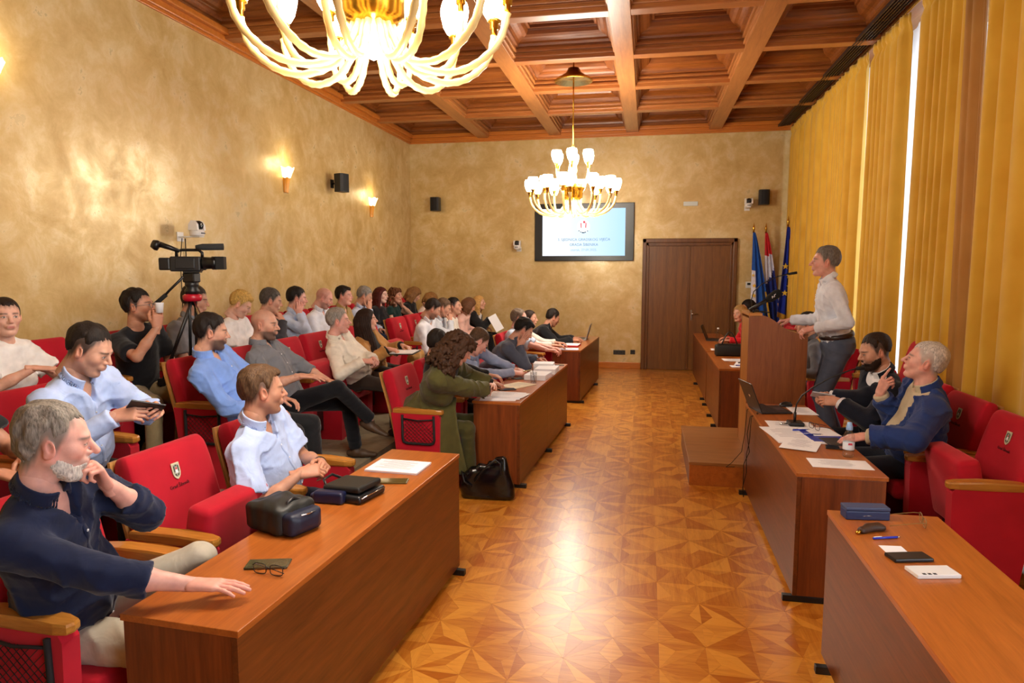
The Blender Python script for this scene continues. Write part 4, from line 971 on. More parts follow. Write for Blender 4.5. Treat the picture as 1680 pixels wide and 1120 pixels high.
    def fold(amp, fr=1.0):
        rd = lambda q: (1-np.abs(np.sin(q)))**2
        def fn(x, y, z):
            u = .8*np.sin(fr*(17*y-9*z+7*x)+sd); w = .8*np.sin(fr*(11*x+9*z)+sd*1.7)
            m1 = .5+.5*np.sin(fr*(8*z+5*y)+sd*2.3); m2 = .5+.5*np.sin(fr*(7*x-6*y+4*z)+sd*.7)
            return (-amp*(2.3*m1*rd(fr*(30*z+17*x+8*y)+u*2.4)+2.0*m2*rd(fr*(26*x-23*y+14*z)+w*2.6)+.6*rd(fr*(62*z-34*y)+3*u)-1.1)).astype(np.float32)
        return fn
    # ---- shirt
    def garment(t, sleeve, h, collar, vneck=0, amp=.0022, hem=-.07, cuff=.004, skirt=0):
        s = SDF(lo, hi, h); torso(s, t)
        if skirt: s.cap(H+up*.05, H+f*.16-V(0, 0, .04), .165*k_+t, .15+t, k=.05); s.cap(H+up*.02-f*.03, H-f*.05-V(0, 0, skirt), .155*k_+t, .15+t, k=.05, sq=(f, 1.5))
        s.plane(H+up*(hem-skirt), -up)
        gx, gy, gz = s.ax[0][:, None, None], s.ax[1][None, :, None], s.ax[2][None, None, :]
        nn = unit(up*.86+f*.5); pc = NB+up*.012+f*.01
        cut = (gx-pc[0])*nn[0]+(gy-pc[1])*nn[1]+(gz-pc[2])*nn[2]
        qx, qy, qz = gx-NB[0], gy-NB[1], gz-NB[2]; qa = qx*up[0]+qy*up[1]+qz*up[2]; rr_ = np.sqrt(np.maximum(qx*qx+qy*qy+qz*qz-qa*qa, 0))
        s.d = np.maximum(s.d, -np.maximum(-cut, rr_-.125)).astype(np.float32)
        if vneck:
            x, y, z = gx-H[0], gy-H[1], gz-H[2]
            c = x*f[0]+y*f[1]+z*f[2]; a = np.abs(x*l[0]+y*l[1]+z*l[2]); b = x*up[0]+y*up[1]+z*up[2]
            b0 = T*vneck[0]; w = np.clip((b-b0)/(T-b0), -.3, 1.2)*vneck[1]+vneck[2]; sd_ = np.maximum((a-w)*.9, .02-c); s.d = np.maximum(s.d, -sd_).astype(np.float32)
        for g in (1, -1):
            r0, r1 = .050*k_+t, .040*k_+t+.004
            if sleeve <= .5:
                e = SL[g]+(EL[g]-SL[g])*(sleeve/.5); s.cap(SL[g], e, r0+.004, r1+.009+.02*(1-sleeve), k=.04, flat=True)
            else:
                s.cap(SL[g], EL[g], r0, r1, k=.04); q = (sleeve-.5)/.5; e = EL[g]+(WR[g]-EL[g])*min(q, .97)
                s.cap(EL[g], e, r1, (r1*(1-q)+(.029*k_+t)*q)+.003, k=.015, flat=True)
                if cuff: a = EL[g]+(WR[g]-EL[g])*max(.0, min(q, .97)-.2); s.cap(a*.25+e*.75, e, .033*k_+t+cuff+(1-q)*.012, None, k=.004, flat=True)
        s.disp(fold(amp))
        return s
    GS = []
    def collar_mesh(t, mat, par_name='collar', open_=.42):
        rn = .058*k_+t*.45; C0 = NB+up*.016+f*.002; un = unit(up*.93+f*.36); fn = unit(f-un*(f@un)); hc = (.0048, .006, .008)[lod]
        s = SDF(C0-.15, C0+.15, hc); n = 22
        for sg in (1, -1):
            pv = None
            for k in range(n+1):
                q = k/n; a = pi-q*(pi-open_); ca, sa = cos(a), sin(a)*sg; fr_ = max(0, (q-.55)/.45)
                top_ = C0+un*(.036-.010*fr_)+fn*rn*1.06*ca+l*rn*sa
                bot = C0+un*(-.006-.030*fr_**1.5)+fn*(rn*1.06+.012+.006*fr_)*ca+l*(rn+.013+.020*fr_**2)*sa
                low = C0-un*.012+fn*rn*1.02*ca+l*rn*.98*sa
                s.cap(top_, bot, .0042, .0040, k=.004); s.cap(low, top_, .0045, .0042, k=.004)
        s.disp(lambda x, y, z: (.0012*np.sin(70*x+50*z+sd)*np.sin(60*y)).astype(np.float32), .02)
        child(par_name, s, mat)
    def placket(s, mat, b0, b1):
        pts = []
        for i in range(22):
            bb = b0+(b1-b0)*i/21; hit = None
            for st in range(130):
                q = H+up*bb+f*(.30-.0025*st)+l*.004*sin(i*.8+sd); ii = np.round((q-s.lo)/s.h).astype(int)
                if np.all(ii >= 0) and np.all(ii < s.n) and s.d[tuple(ii)] < s.h*.3: hit = q; break
            if hit is not None: pts.append(hit)
        if len(pts) > 4:
            P_ = [[p+l*w_*.011+f*(.0015 if abs(w_) < 1 else -.003) for w_ in (-1, -.8, .8, 1)] for p in pts]
            pm = MB().grid(np.array(P_)); pm.build('button_placket', mat, body)
            bm_ = MB()
            for p in pts[2:-1:4]: bm_.lathe([(0, .003), (.0045, .003), (.005, .0015), (.005, 0)], 8, xf=Matrix.Translation(Vector(p+f*.0015)) @ Vector(f).to_track_quat('Z', 'Y').to_matrix().to_4x4())
            bm_.build('buttons', plain('shirt_button', '#e9e9ee', .4), body)['kind'] = 'stuff'
    tt = top.get('t', .012); fm = fabric(top['col'], top.get('rough', .85)); col_ = top.get('collar', True)
    gs = garment(tt, top.get('sleeve', 1.0) if not jacket else .98, h, False, top.get('v', (.84, .045, .006) if col_ and not jacket else 0), (top.get('amp', .0026)*1.6 if not jacket else .0008), top.get('hem', -.07)); child(top.get('name', 'shirt'), gs, fm)
    if col_ and lod < 2 or (col_ and not jacket): collar_mesh(tt, fm)
    if col_ and not jacket and lod == 0: placket(gs, fm, .02, T*.86)
    if jacket: child(jacket.get('name', 'jacket'), garment(tt+jacket.get('t', .016), .93, h, jacket.get('collar', True), jacket.get('v', (.30, .085, .012)), jacket.get('amp', .0026)*1.6, jacket.get('hem', -.10), skirt=jacket.get('skirt', 0)), fabric(jacket['col'], .85))
    if jacket and jacket.get('collar', True): collar_mesh(tt+jacket.get('t', .016)*.8, fabric(jacket['col'], .85), 'lapel', 1.0)
    # ---- trousers / skirt
    s = SDF(lo, hi, h); tl = legs.get('t', .012)
    s.ell(H+up*.01, (.120*k_+tl, .165*k_+tl, .115+tl), AX, k=0)
    s.plane(H+up*.11, up)
    for g in (1, -1):
        s.cap(HJ[g], KN[g], .075*k_+tl, .053*k_+tl, k=.045)
        if legs.get('short'): continue
        s.cap(KN[g], AN[g]+V(0, 0, .015), .051*k_+tl, .041*k_+tl+legs.get('flare', .004), k=.02, flat=True)
    s.disp(fold(.0028, .8))
    child(legs.get('name', 'trousers'), s, fabric(legs['col'], .9))
    # ---- shoes
    for g in (1, -1):
        dv = KN[g]-AN[g]; fd = f0 if abs(dv[2]) > .15 else unit(V(dv[0], dv[1], 0)); a = AN[g]; upv = V(0, 0, 1)
        if a[2] > .2: fd = unit(f0*.8+V(0, 0, -.35)); upv = unit(V(0, 0, 1)+f0*.3)
        s = SDF(a-.32, a+.32, max(h*.8, .008)); sq = (upv, 1.15)
        s.cap(a-fd*.045-upv*.045, a+fd*.06-upv*.045, .038, .042, k=.02, sq=sq); s.cap(a+fd*.06-upv*.048, a+fd*.165-upv*.055, .040, .030, k=.02, sq=(upv, 1.3)); s.cap(a-upv*.04, a+upv*.01, .042, .040, k=.02, flat=True)
        s.plane(a-upv*.084, -upv); child('shoe', s, plain('shoe_leather', shoe, .55))
    # ---- hair, beard, spectacles
    HX = lambda v: HD+(v*sc) @ RH.T
    if hair['kind'] not in ('none',): child('hair', hair_sdf((.0036, .0052, .008)[lod], hair, sex, seed=int(sd*10)), hairmat(hair['col']), xf=HX)
    if beard: child('beard', beard_sdf((.0038, .0055, .008)[lod], beard.get('t', .006)), hairmat(beard['col']), xf=HX)
    if glasses:
        b = glasses_mesh(glasses.get('round', False)); b.v = [tuple(HX(np.array([p]))[0]) for p in b.v]; b.build('glasses', [plain('spectacle_frame', glasses.get('col', '#15130f'), .35), glassmat('lens_glass', (1, 1, 1, 1), 0)], body)
    if watch:
        g = watch; a = EL[g]*.10+WR[g]*.90; b = EL[g]*.02+WR[g]*.98; mb = MB(); mb.tube([a, b], .030*k_, 14); mb.build('wristwatch', M_BLK, body)
    if belt:
        s = SDF(lo, hi, h); s.ell(H+up*.085, (.125*k_+.016, .160*k_+.016, .10), AX, k=0); s.plane(H+up*.118, up); s.plane(H+up*.078, -up); child('belt', s, plain('belt_leather', belt, .45))
    return body, dict(WR=WR, HB=HB, EL=EL, O=O, HD=HD, NB=NB)
# ------------------------------------------------------------------ the people in the room
def SH_(c, q=.06, **k): return dict({'kind': 'short', 'col': c, 'front': .074, 't': .012}, **k)
Z1, Z2, Z3 = .55, T1+.55, T2+.55
WH = {'col': '#e4e6ee', 'sleeve': 1.0}
# first row, nearest desk
P1 = person('grey-haired bearded man in a navy shirt, hand over his mouth, arm along the desk', (-2.02, 1.98, Z1), (-1.86, 1.83, 1.245), 14, 40, -9, tone='pink', lod=0, belly=.035,
    hair=SH_('#7d756b', front=.088, t=.011, nape=-.085, tex=.004), face={'stubble': .35, 'beardcol': '#b9b2aa', 'wide': 1.03, 'nose': 1.15, 'brow': .5, 'eyes': .0045}, beard={'col': '#c9c3ba', 't': .0025}, top={'col': '#131c38', 'sleeve': .76, 't': .018, 'amp': .0034}, legs={'col': '#b7ae9c'},
    armsR={'w': (-1.40, 1.905, .765), 'd': (.96, .22, -.03), 'n': (-.05, 0, 1), 'c': 'flat', 's': .35, 'pole': (-.1, -.55, -.5)}, armsL={'k': 'face', 'o': (.155, .055, -.150), 't': (.112, .005, -.058), 'n': (.85, .5, .25), 'c': 'fist', 'pole': (.35, .75, -.8), 'th': .2}, feet={1: (.40, .16, .26), -1: (.42, .03, .085)})
P2 = person('brown-haired man in a pale blue short-sleeved shirt with clasped hands', (-1.95, 3.26, Z1), (-1.895, 3.10, 1.19), 4, 42, -3, tone='tan', lod=0, belly=.03, shoulder=1.05,
    hair=SH_('#57402c', front=.080, t=.012, tex=.003, quiff=1), face={'stubble': .28, 'wide': 1.0, 'nose': 1.05}, top={'col': '#b4c6ec', 'sleeve': .40, 't': .014, 'amp': .003}, legs={'col': '#1d2233'}, watch=1,
    armsR={'w': (-1.66, 3.015, .80), 'd': (.80, .55, .10), 'n': (.15, -.65, .70), 'c': 'grip', 'pole': (-.5, -.55, -.45), 's': 0}, armsL={'w': (-1.64, 3.20, .805), 'd': (.62, -.76, .14), 'n': (.5, .5, .7), 'c': 'grip', 'pole': (-.3, .7, -.6), 's': 0})
# second row
P39 = person('person at the left edge, only bare forearms and black clothing showing', (-3.02, 2.36, Z2), (-2.86, 2.25, 1.40), 0, 20, -10, tone='tan', lod=1, sex='f', hair={'kind': 'bob', 'col': '#2a1a12'}, top={'col': '#1a1a1c', 'sleeve': .35, 'collar': False}, legs={'col': '#16171c'},
    armsL={'w': (-2.55, 2.36, 1.02), 'd': (.7, -.5, -.3), 'n': (.2, .2, 1), 'c': 'half', 'pole': (-.2, .6, -.6)}, armsR={'w': (-2.55, 2.24, .98), 'd': (.8, .3, -.3), 'n': (0, -.2, 1), 'c': 'half'}, watch=1)
P3 = person('dark-haired man with glasses in a pale blue shirt looking at his phone', (-2.96, 3.0, Z2), (-2.71, 2.90, 1.40), 2, 18, -26, tone='mid', lod=0, belly=.03, shoulder=1.06,
    hair=SH_('#1f1713', front=.082, t=.011, fade=.038), face={'stubble': .18, 'wide': 1.05}, glasses={}, top={'col': '#b3c6ee', 'sleeve': 1.0, 't': .018, 'amp': .0032}, legs={'col': '#15161c'},
    armsR={'w': (-2.44, 2.735, 1.115), 'd': (.88, .30, .12), 'n': (-.2, -.85, .4), 'c': 'half', 'pole': (-.4, -.5, -.6)}, armsL={'w': (-2.40, 2.93, 1.11), 'd': (.85, -.45, .2), 'n': (.2, .8, .35), 'c': 'half', 'pole': (-.2, .7, -.6)}, watch=1)
P4 = person('bearded dark-haired man in a bright blue shirt behind the camera tripod', (-2.80, 4.36, Z2), (-2.93, 4.19, 1.37), 2, 36, -7, tone='mid', lod=0, shoulder=1.03,
    hair=SH_('#1d1512', front=.072, t=.012), face={'stubble': .85, 'beardcol': '#1d1512'}, top={'col': '#7a9ee4', 'sleeve': 1.0, 't': .017, 'amp': .0034}, legs={'col': '#1f2023'}, armsR={'k': 'thigh'}, armsL={'k': 'thigh'}, feet={-1: (.50, .02, .085), 1: (.46, .03, .085)})
P5 = person('bald man with dark beard in a grey shirt, legs crossed, hand on knee', (-2.82, 5.0, Z2), (-2.955, 4.90, 1.365), 4, 10, -5, tone='mid', lod=0,
    hair={'kind': 'none', 'col': '#3a2c22', 'buzz': .22, 'front': .085}, face={'stubble': .8, 'beardcol': '#241a14'}, top={'col': '#70737a', 'sleeve': .70, 't': .016, 'amp': .003}, legs={'col': '#131419'}, shoe='#4a3522',
    armsR={'w': (-2.55, 4.70, 1.0), 'd': (.85, .35, -.05), 'n': (-.1, -.2, 1), 'c': 'spread', 's': .9, 'pole': (-.6, -.45, -.5)}, armsL={'k': 'thigh', 'p': (.30, .10, .16)}, feet={1: (.40, .30, .085), -1: (.58, -.34, .36)})
P6 = person('grey-haired man in a loose cream shirt talking, hands folded', (-2.80, 6.28, Z2), (-2.88, 6.06, 1.31), 2, 24, 0, tone='pink', lod=1, belly=.05, scale=.97,
    hair=SH_('#8b857d', front=.078, t=.014), face={'nose': 1.1}, top={'col': '#e6dfcf', 'sleeve': 1.0, 't': .022, 'amp': .004, 'hem': -.14}, legs={'col': '#3b302a'}, armsR={'w': (-2.57, 5.90, .955), 'd': (.7, .6, -.1), 'n': (.1, -.5, .8), 'c': 'grip'}, armsL={'w': (-2.55, 6.10, .95), 'd': (.6, -.7, -.1), 'n': (.3, .5, .8), 'c': 'grip'})
P7 = person('long dark-haired woman in a camel blazer writing on papers on her lap', (-2.86, 6.86, Z2), (-2.86, 6.68, 1.275), 0, 28, 4, sex='f', tone='fair', lod=1,
    hair={'kind': 'long', 'col': '#2a1a13', 'len': .26, 't': .012, 'front': .078, 'fwd': .06}, top={'col': '#1c1a1a', 'collar': False}, jacket={'col': '#b58549', 'v': (.25, .07, .01)}, legs={'col': '#2a2522'}, armsR={'w': (-2.56, 6.50, 1.0), 'd': (.8, .25, -.15), 'n': (0, -.3, .9), 'c': 'pen'}, armsL={'w': (-2.54, 6.86, 1.0), 'd': (.8, -.3, -.15), 'n': (0, .2, 1), 'c': 'half'})
def small(label, hx, hy, head, hyaw, pitch, top, hair, floor, **k):
    k.setdefault('lod', 2); return person(label, (hx, hy, floor+.55), head, k.pop('yaw', 0), hyaw, pitch, top=top, hair=hair, floor=0.0, **k)
small('dark-haired man in white shirt looking down, first of the far middle seats', -2.95, 8.66, (-2.74, 8.55, 1.285), 25, -32, WH, SH_('#241914'), T1, face={'stubble': .5}, armsR='lap', armsL='lap')
small('man in pale grey rubbing his nose with one hand, middle row', -2.98, 9.24, (-2.78, 9.17, 1.265), 15, -22, {'col': '#c2c8d2', 'sleeve': 1.0}, SH_('#5a4534'), T1, armsR={'k': 'face', 'o': (.15, -.03, -.13), 't': (.11, 0, -.02), 'n': (.7, -.7, .2), 'c': 'grip', 'pole': (.3, -.5, -.8)}, armsL='lap', watch=1)
small('round-faced dark-haired person in a white top facing the room, middle row', -3.0, 9.87, (-2.82, 9.87, 1.25), 2, 2, {'col': '#ece6da', 'sleeve': 1.0, 'collar': False}, SH_('#17110f', t=.014), T1, face={'wide': 1.08}, armsR='lap', armsL='lap')
small('woman in pale pink with brown hair hanging over her face, middle row', -2.98, 10.5, (-2.74, 10.42, 1.235), 35, -28, {'col': '#d9aea2', 'sleeve': 1.0, 'collar': False}, {'kind': 'bob', 'col': '#5a3a24', 't': .016, 'len': .03}, T1, sex='f', armsR='lap', armsL='lap')
small('blonde woman in a black jacket over white holding a sheet of paper', -2.95, 11.12, (-2.74, 11.08, 1.245), 0, 2, {'col': '#e9e9ee', 'collar': False}, {'kind': 'long', 'col': '#b98f52', 'len': .10, 't': .014, 'front': .076}, T1, sex='f', jacket={'col': '#17171a', 'v': (.15, .09, .02)}, armsR={'w': (-2.52, 10.98, 1.0), 'd': (.8, -.2, -.2), 'n': (.1, .2, 1), 'c': 'grip'}, armsL='lap', legs={'col': '#141416'})
# third row along the wall
small('dark-haired woman in a white top at the left edge looking at the photographer', -3.88, 3.45, (-3.80, 3.45, 1.515), -28, -2, {'col': '#e9e8e6', 'sleeve': .34, 'collar': False}, {'kind': 'bun', 'col': '#241812', 't': .008, 'front': .074}, T2, sex='f', lod=1, tone='fair', armsR={'w': (-3.55, 3.38, 1.22), 'd': (.6, .75, -.1), 'n': (.2, .1, 1), 'c': 'flat', 'pole': (-.5, -.6, -.4)}, armsL={'w': (-3.52, 3.58, 1.19), 'd': (.7, -.6, -.1), 'n': (.2, .1, 1), 'c': 'relax'}, legs={'col': '#3b4658'})
small('man with glasses in a black T-shirt holding up a small white cup', -3.90, 4.62, (-3.75, 4.50, 1.525), 18, 4, {'col': '#15161b', 'sleeve': .38, 'collar': False}, SH_('#1b1512', t=.016, tex=.004), T2, lod=1, tone='tan', glasses={'col': '#6b6b70'}, face={'stubble': .3}, legs={'col': '#8f8160'}, yaw=-8, feet={1: (.44, -.12, .085), -1: (.44, .20, .085)}, armsR={'w': (-3.47, 4.33, 1.385), 'd': (.15, .05, 1), 'n': (.75, -.6, .0), 'c': 'grip', 'pole': (.2, -.45, -.9)}, armsL={'k': 'lap'})
small('man in a grey polo shirt mostly hidden behind the tripod', -3.94, 5.32, (-3.86, 5.31, 1.53), 30, -12, {'col': '#7d7f85', 'sleeve': .40}, SH_('#2b211b'), T2, lod=1, armsR='lap', armsL='lap', watch=1, shoulder=1.08, feet={1: (.44, .16, .085), -1: (.44, -.12, .085)}, legs={'col': '#5a5648'})
small('short-haired blonde woman in a white printed T-shirt looking down', -3.90, 5.92, (-3.79, 5.88, 1.465), 22, -32, {'col': '#eceaea', 'sleeve': .36, 'collar': False}, SH_('#c09a52', t=.02, tex=.004, quiff=1), T2, lod=1, sex='f', tone='fair', armsR='lap', armsL='lap')
small('grey-haired man in a dark shirt with his fist at his chin', -3.92, 6.48, (-3.79, 6.42, 1.475), 34, -14, {'col': '#3d3c42', 'sleeve': 1.0}, SH_('#4a443e'), T2, lod=1, tone='mid', armsR={'k': 'face', 'o': (.15, -.04, -.17), 't': (.09, 0, -.10), 'n': (.7, -.6, .2), 'c': 'fist', 'pole': (.4, -.4, -.8)}, armsL='lap')
small('dark-haired man with glasses in pale blue resting his cheek on his hand', -3.94, 7.08, (-3.85, 7.06, 1.475), 34, -8, {'col': '#bccbe6', 'sleeve': 1.0}, SH_('#1d1613'), T2, lod=1, glasses={}, tone='pink', armsR={'k': 'face', 'o': (.03, -.10, -.17), 't': (.03, -.075, -.02), 'n': (.3, -1, 0), 'c': 'spread', 's': .5, 'pole': (.4, -.5, -.8)}, armsL='lap')
small('bald man with a moustache in a white shirt looking down, by the wall', -3.94, 7.70, (-3.82, 7.66, 1.455), 20, -26, {'col': '#dfe4ef', 'sleeve': 1.0}, {'kind': 'none', 'col': '#2e241d', 'buzz': .25, 'front': .09}, T2, lod=1, tone='pink', face={'stubble': .4}, armsR='lap', armsL='lap')
small('young dark-haired man in a khaki shirt by the wall', -3.94, 8.30, (-3.84, 8.26, 1.46), 8, -2, {'col': '#a98f5a', 'sleeve': 1.0}, SH_('#1e1713', quiff=1), T2, tone='pink', armsR='phone', armsL='lap')
small('grey-haired man in pale blue covering his face with his hand', -3.94, 8.90, (-3.80, 8.82, 1.435), 22, -24, {'col': '#b9c4dd', 'sleeve': 1.0}, SH_('#7c7873'), T2, glasses={}, armsR={'k': 'face', 'o': (.13, -.06, -.14), 't': (.08, -.04, .0), 'n': (.6, -.8, 0), 'c': 'spread', 'pole': (.3, -.5, -.8)}, armsL='lap', legs={'col': '#2b3a5a'})
small('woman with long dark red hair in a black top', -3.92, 9.48, (-3.82, 9.46, 1.425), -2, -2, {'col': '#17151a', 'sleeve': 1.0, 'collar': False}, {'kind': 'long', 'col': '#4a1812', 'len': .16, 't': .012, 'front': .076}, T2, sex='f', tone='pale', armsR='lap', armsL='lap', legs={'col': '#22304e'})
small('woman with curly brown hair in a dark green sleeveless dress', -3.92, 10.1, (-3.82, 10.06, 1.40), -8, -2, {'col': '#12302e', 'sleeve': .15, 'collar': False}, {'kind': 'curly', 'col': '#5d3720', 'len': .10, 't': .012}, T2, sex='f', armsR='lap', armsL={'k': 'face', 'o': (.05, .11, -.16), 't': (.02, .09, -.05), 'n': (.2, 1, 0), 'c': 'half', 'pole': (.3, .6, -.8)}, legs={'col': '#1b2a4a'})
small('woman with light brown hair in a black top looking down', -3.90, 10.72, (-3.74, 10.70, 1.39), 28, -34, {'col': '#151418', 'sleeve': 1.0, 'collar': False}, {'kind': 'bob', 'col': '#7a5632', 't': .018, 'len': .05}, T2, sex='f', armsR='lap', armsL='lap')
small('woman in a pale top in the back corner, hair falling over her face', -3.85, 11.30, (-3.60, 11.15, 1.29), 45, -40, {'col': '#e0cfc4', 'sleeve': .4, 'collar': False}, {'kind': 'bob', 'col': '#8a6236', 't': .018, 'len': .02}, T2, sex='f', armsR='lap', armsL='lap')
# second and third desks of the first row
P27 = person('curly brown-haired woman in an olive coat leaning on the desk, arms crossed', (-1.86, 5.34, Z1), (-1.44, 5.16, 1.18), 8, 26, -34, sex='f', tone='fair', lod=0, scale=1.03,
    hair={'kind': 'curly', 'col': '#3d2718', 'len': .12, 't': .020, 'n': 900}, top={'col': '#201c18', 'collar': False}, jacket={'col': '#504c26', 'name': 'coat', 't': .020, 'v': (.1, .05, .01), 'amp': .0034, 'hem': -.05, 'skirt': .33, 'collar': False}, legs={'col': '#45411f'},
    armsR={'w': (-1.20, 5.52, .775), 'd': (-.15, .95, .0), 'n': (.3, .1, 1), 'c': 'half', 'pole': (.2, -.7, -.4)}, armsL={'w': (-1.27, 5.60, .825), 'd': (.25, -.95, .1), 'n': (.4, .2, .9), 'c': 'flat', 's': .6, 'pole': (.1, .8, -.4)})
small('dark-haired man in black sitting beyond the curly-haired woman', -1.90, 6.05, (-1.84, 5.88, 1.13), 62, -14, {'col': '#19191c', 'sleeve': 1.0}, SH_('#1e1713'), 0, lod=1, tone='tan', yaw=10, armsR={'w': (-1.36, 6.02, .765), 'd': (.95, .25, -.05), 'n': (0, 0, 1), 'c': 'relax'}, armsL={'w': (-1.36, 6.28, .765), 'd': (.9, -.2, 0), 'n': (0, 0, 1), 'c': 'relax'})
small('short-haired man in blue-grey bent over the desk writing', -1.88, 6.72, (-1.60, 6.42, 1.10), 35, -44, {'col': '#8d98b3', 'sleeve': 1.0}, SH_('#4b3828', t=.008), 0, lod=1, tone='pink', yaw=12, armsR={'w': (-1.27, 6.62, .775), 'd': (.9, .35, -.05), 'n': (-.1, -.5, .85), 'c': 'pen'}, armsL={'w': (-1.30, 6.86, .765), 'd': (.8, -.5, 0), 'n': (0, .1, 1), 'c': 'flat'})
small('dark-haired man in a grey pullover with his hand on his cheek at the desk', -1.86, 7.40, (-1.32, 7.36, 1.135), 18, -34, {'col': '#4d5464', 'sleeve': 1.0, 't': .016}, SH_('#14100f', t=.016, quiff=1), 0, lod=1, tone='mid', shoulder=1.05, armsR={'k': 'face', 'o': (.04, -.10, -.17), 't': (.05, -.07, -.01), 'n': (.3, -1, 0), 'c': 'flat', 's': .5, 'pole': (.3, -.5, -1)}, armsL={'w': (-1.22, 7.72, .775), 'd': (.9, -.1, 0), 'n': (0, .3, .9), 'c': 'pen'})
small('balding man in pale blue behind the man in the grey pullover', -1.86, 8.65, (-1.62, 8.72, 1.16), 10, -8, {'col': '#b7c5da', 'sleeve': .5}, SH_('#6a5a4c', front=.09), 0, tone='pink', armsR={'w': (-1.15, 8.42, .78), 'd': (.9, .1, 0), 'n': (0, 0, 1), 'c': 'half'}, armsL={'w': (-1.2, 8.8, .78), 'd': (.9, -.3, 0), 'n': (0, 0, 1), 'c': 'half'})
small('woman in a white blouse with dark hair tied back, at the far desk', -1.85, 9.30, (-1.58, 9.30, 1.125), 4, -2, {'col': '#e8e2d8', 'sleeve': .9}, {'kind': 'bun', 'col': '#2a1b14', 't': .008, 'front': .074}, 0, sex='f', armsR={'w': (-1.2, 9.1, .78), 'd': (.9, .2, 0), 'n': (0, 0, 1), 'c': 'relax'}, armsL={'w': (-1.2, 9.45, .78), 'd': (.9, -.3, 0), 'n': (0, 0, 1), 'c': 'relax'})
small('dark-haired man in a black jacket writing at the far desk by the wall', -1.80, 9.98, (-1.36, 10.03, 1.085), 30, -26, {'col': '#1e1e22'}, SH_('#1f1814'), 0, tone='tan', jacket={'col': '#141519', 'v': (.3, .05, .01)}, armsR={'w': (-1.04, 9.86, .78), 'd': (.9, .2, 0), 'n': (0, -.3, 1), 'c': 'pen'}, armsL={'w': (-1.06, 10.25, .77), 'd': (.9, -.3, 0), 'n': (0, 0, 1), 'c': 'relax'})
# podium side
P33 = person('grey-haired man in a pale shirt standing and speaking at the podium', (1.66, 6.42, 1.135), (1.515, 6.40, 1.865), 176, 172, 0, tone='pink', lod=0, floor=.20, stand=True, scale=1.03,
    hair=SH_('#6d6862', front=.078, t=.014, nape=-.055), face={'nose': 1.1, 'wide': .98}, top={'col': '#e0e7f5', 'sleeve': 1.0, 't': .014, 'amp': .003, 'hem': .06}, legs={'col': '#525b70', 't': .02}, belt='#2c140e', watch=1,
    armsL={'w': (1.42, 6.24, 1.30), 'd': (-.9, .10, -.25), 'n': (-.2, -.35, .9), 'c': 'half', 'pole': (-.9, .5, -.4)}, armsR={'w': (1.30, 6.66, 1.335), 'd': (-.95, -.1, -.1), 'n': (0, .2, 1), 'c': 'half', 'pole': (-.9, .5, -.4)}, feet={1: (.03, .02), -1: (-.04, .02)})
P35 = person('bearded man with glasses in a dark suit looking down at a phone', (1.74, 5.44, Z1), (1.60, 5.24, 1.215), 183, 186, -16, tone='mid', lod=0, scale=1.0,
    hair=SH_('#2b1f18', t=.011, front=.084, fade=.046), face={'stubble': .6, 'beardcol': '#2b1d15'}, beard={'col': '#2a1d16', 't': .0055}, glasses={}, top={'col': '#e6e8f0', 'sleeve': 1.0}, jacket={'col': '#121726', 'v': (.12, .05, .008)}, legs={'col': '#141826'},
    armsL={'w': (1.36, 5.16, .86), 'd': (-.9, .25, .05), 'n': (-.1, -.8, .5), 'c': 'half', 'pole': (.4, .5, -.6)}, armsR={'w': (1.34, 5.36, .86), 'd': (-.85, -.4, .1), 'n': (-.2, .8, .4), 'c': 'half', 'pole': (.2, .7, -.6)})
P36 = person('white-haired man in a blue jacket looking up, finger on his chin', (1.74, 4.80, Z1), (1.715, 4.66, 1.225), 176, 160, 13, tone='pink', lod=0, belly=.04, shoulder=1.06, scale=1.02,
    hair=SH_('#b9b2ab', t=.009, front=.078), face={'wide': 1.06, 'nose': 1.1, 'brow': .35}, top={'col': '#c2b497', 'sleeve': 1.0, 'collar': True}, jacket={'col': '#22376e', 'v': (.02, .085, .025), 't': .022, 'amp': .0034}, legs={'col': '#20242f'},
    armsL={'w': (1.33, 4.44, .785), 'd': (-.9, -.1, -.15), 'n': (-.1, -.3, .9), 'c': 'relax', 'pole': (.7, .7, -.5)}, armsR={'w': (1.53, 4.86, .985), 'd': (.22, -.42, .9), 'n': (-.85, -.45, .1), 'c': 'point', 'pole': (.5, -.15, -1), 'th': .3})
small('person in grey sitting beyond the podium, almost hidden by the speaker', 1.78, 7.72, (1.66, 7.66, 1.22), 170, -10, {'col': '#62666e', 'sleeve': 1.0}, SH_('#1d1714'), 0, yaw=180, lod=2, armsR='thigh', armsL='rest', watch=1)
small('blonde woman in a red blouse at the farthest desk', 1.66, 10.2, (1.33, 10.35, 1.165), 215, -6, {'col': '#c01420', 'sleeve': 1.0, 'collar': False}, {'kind': 'bob', 'col': '#a07c4c', 't': .014, 'len': .02, 'front': .078}, 0, yaw=185, sex='f', lod=2, armsL={'w': (1.16, 10.05, .80), 'd': (-.9, .2, 0), 'n': (0, 0, 1), 'c': 'half'}, armsR={'w': (1.17, 10.4, .80), 'd': (-.9, -.2, 0), 'n': (0, 0, 1), 'c': 'half'})
small('dark-haired person behind the woman in red, only hair showing over the podium', 1.88, 11.25, (1.58, 11.35, 1.20), 195, -10, {'col': '#2a2a30'}, {'kind': 'bob', 'col': '#17110f', 't': .02, 'len': .02}, 0, yaw=182, sex='f', lod=2, armsR='rest', armsL='rest')
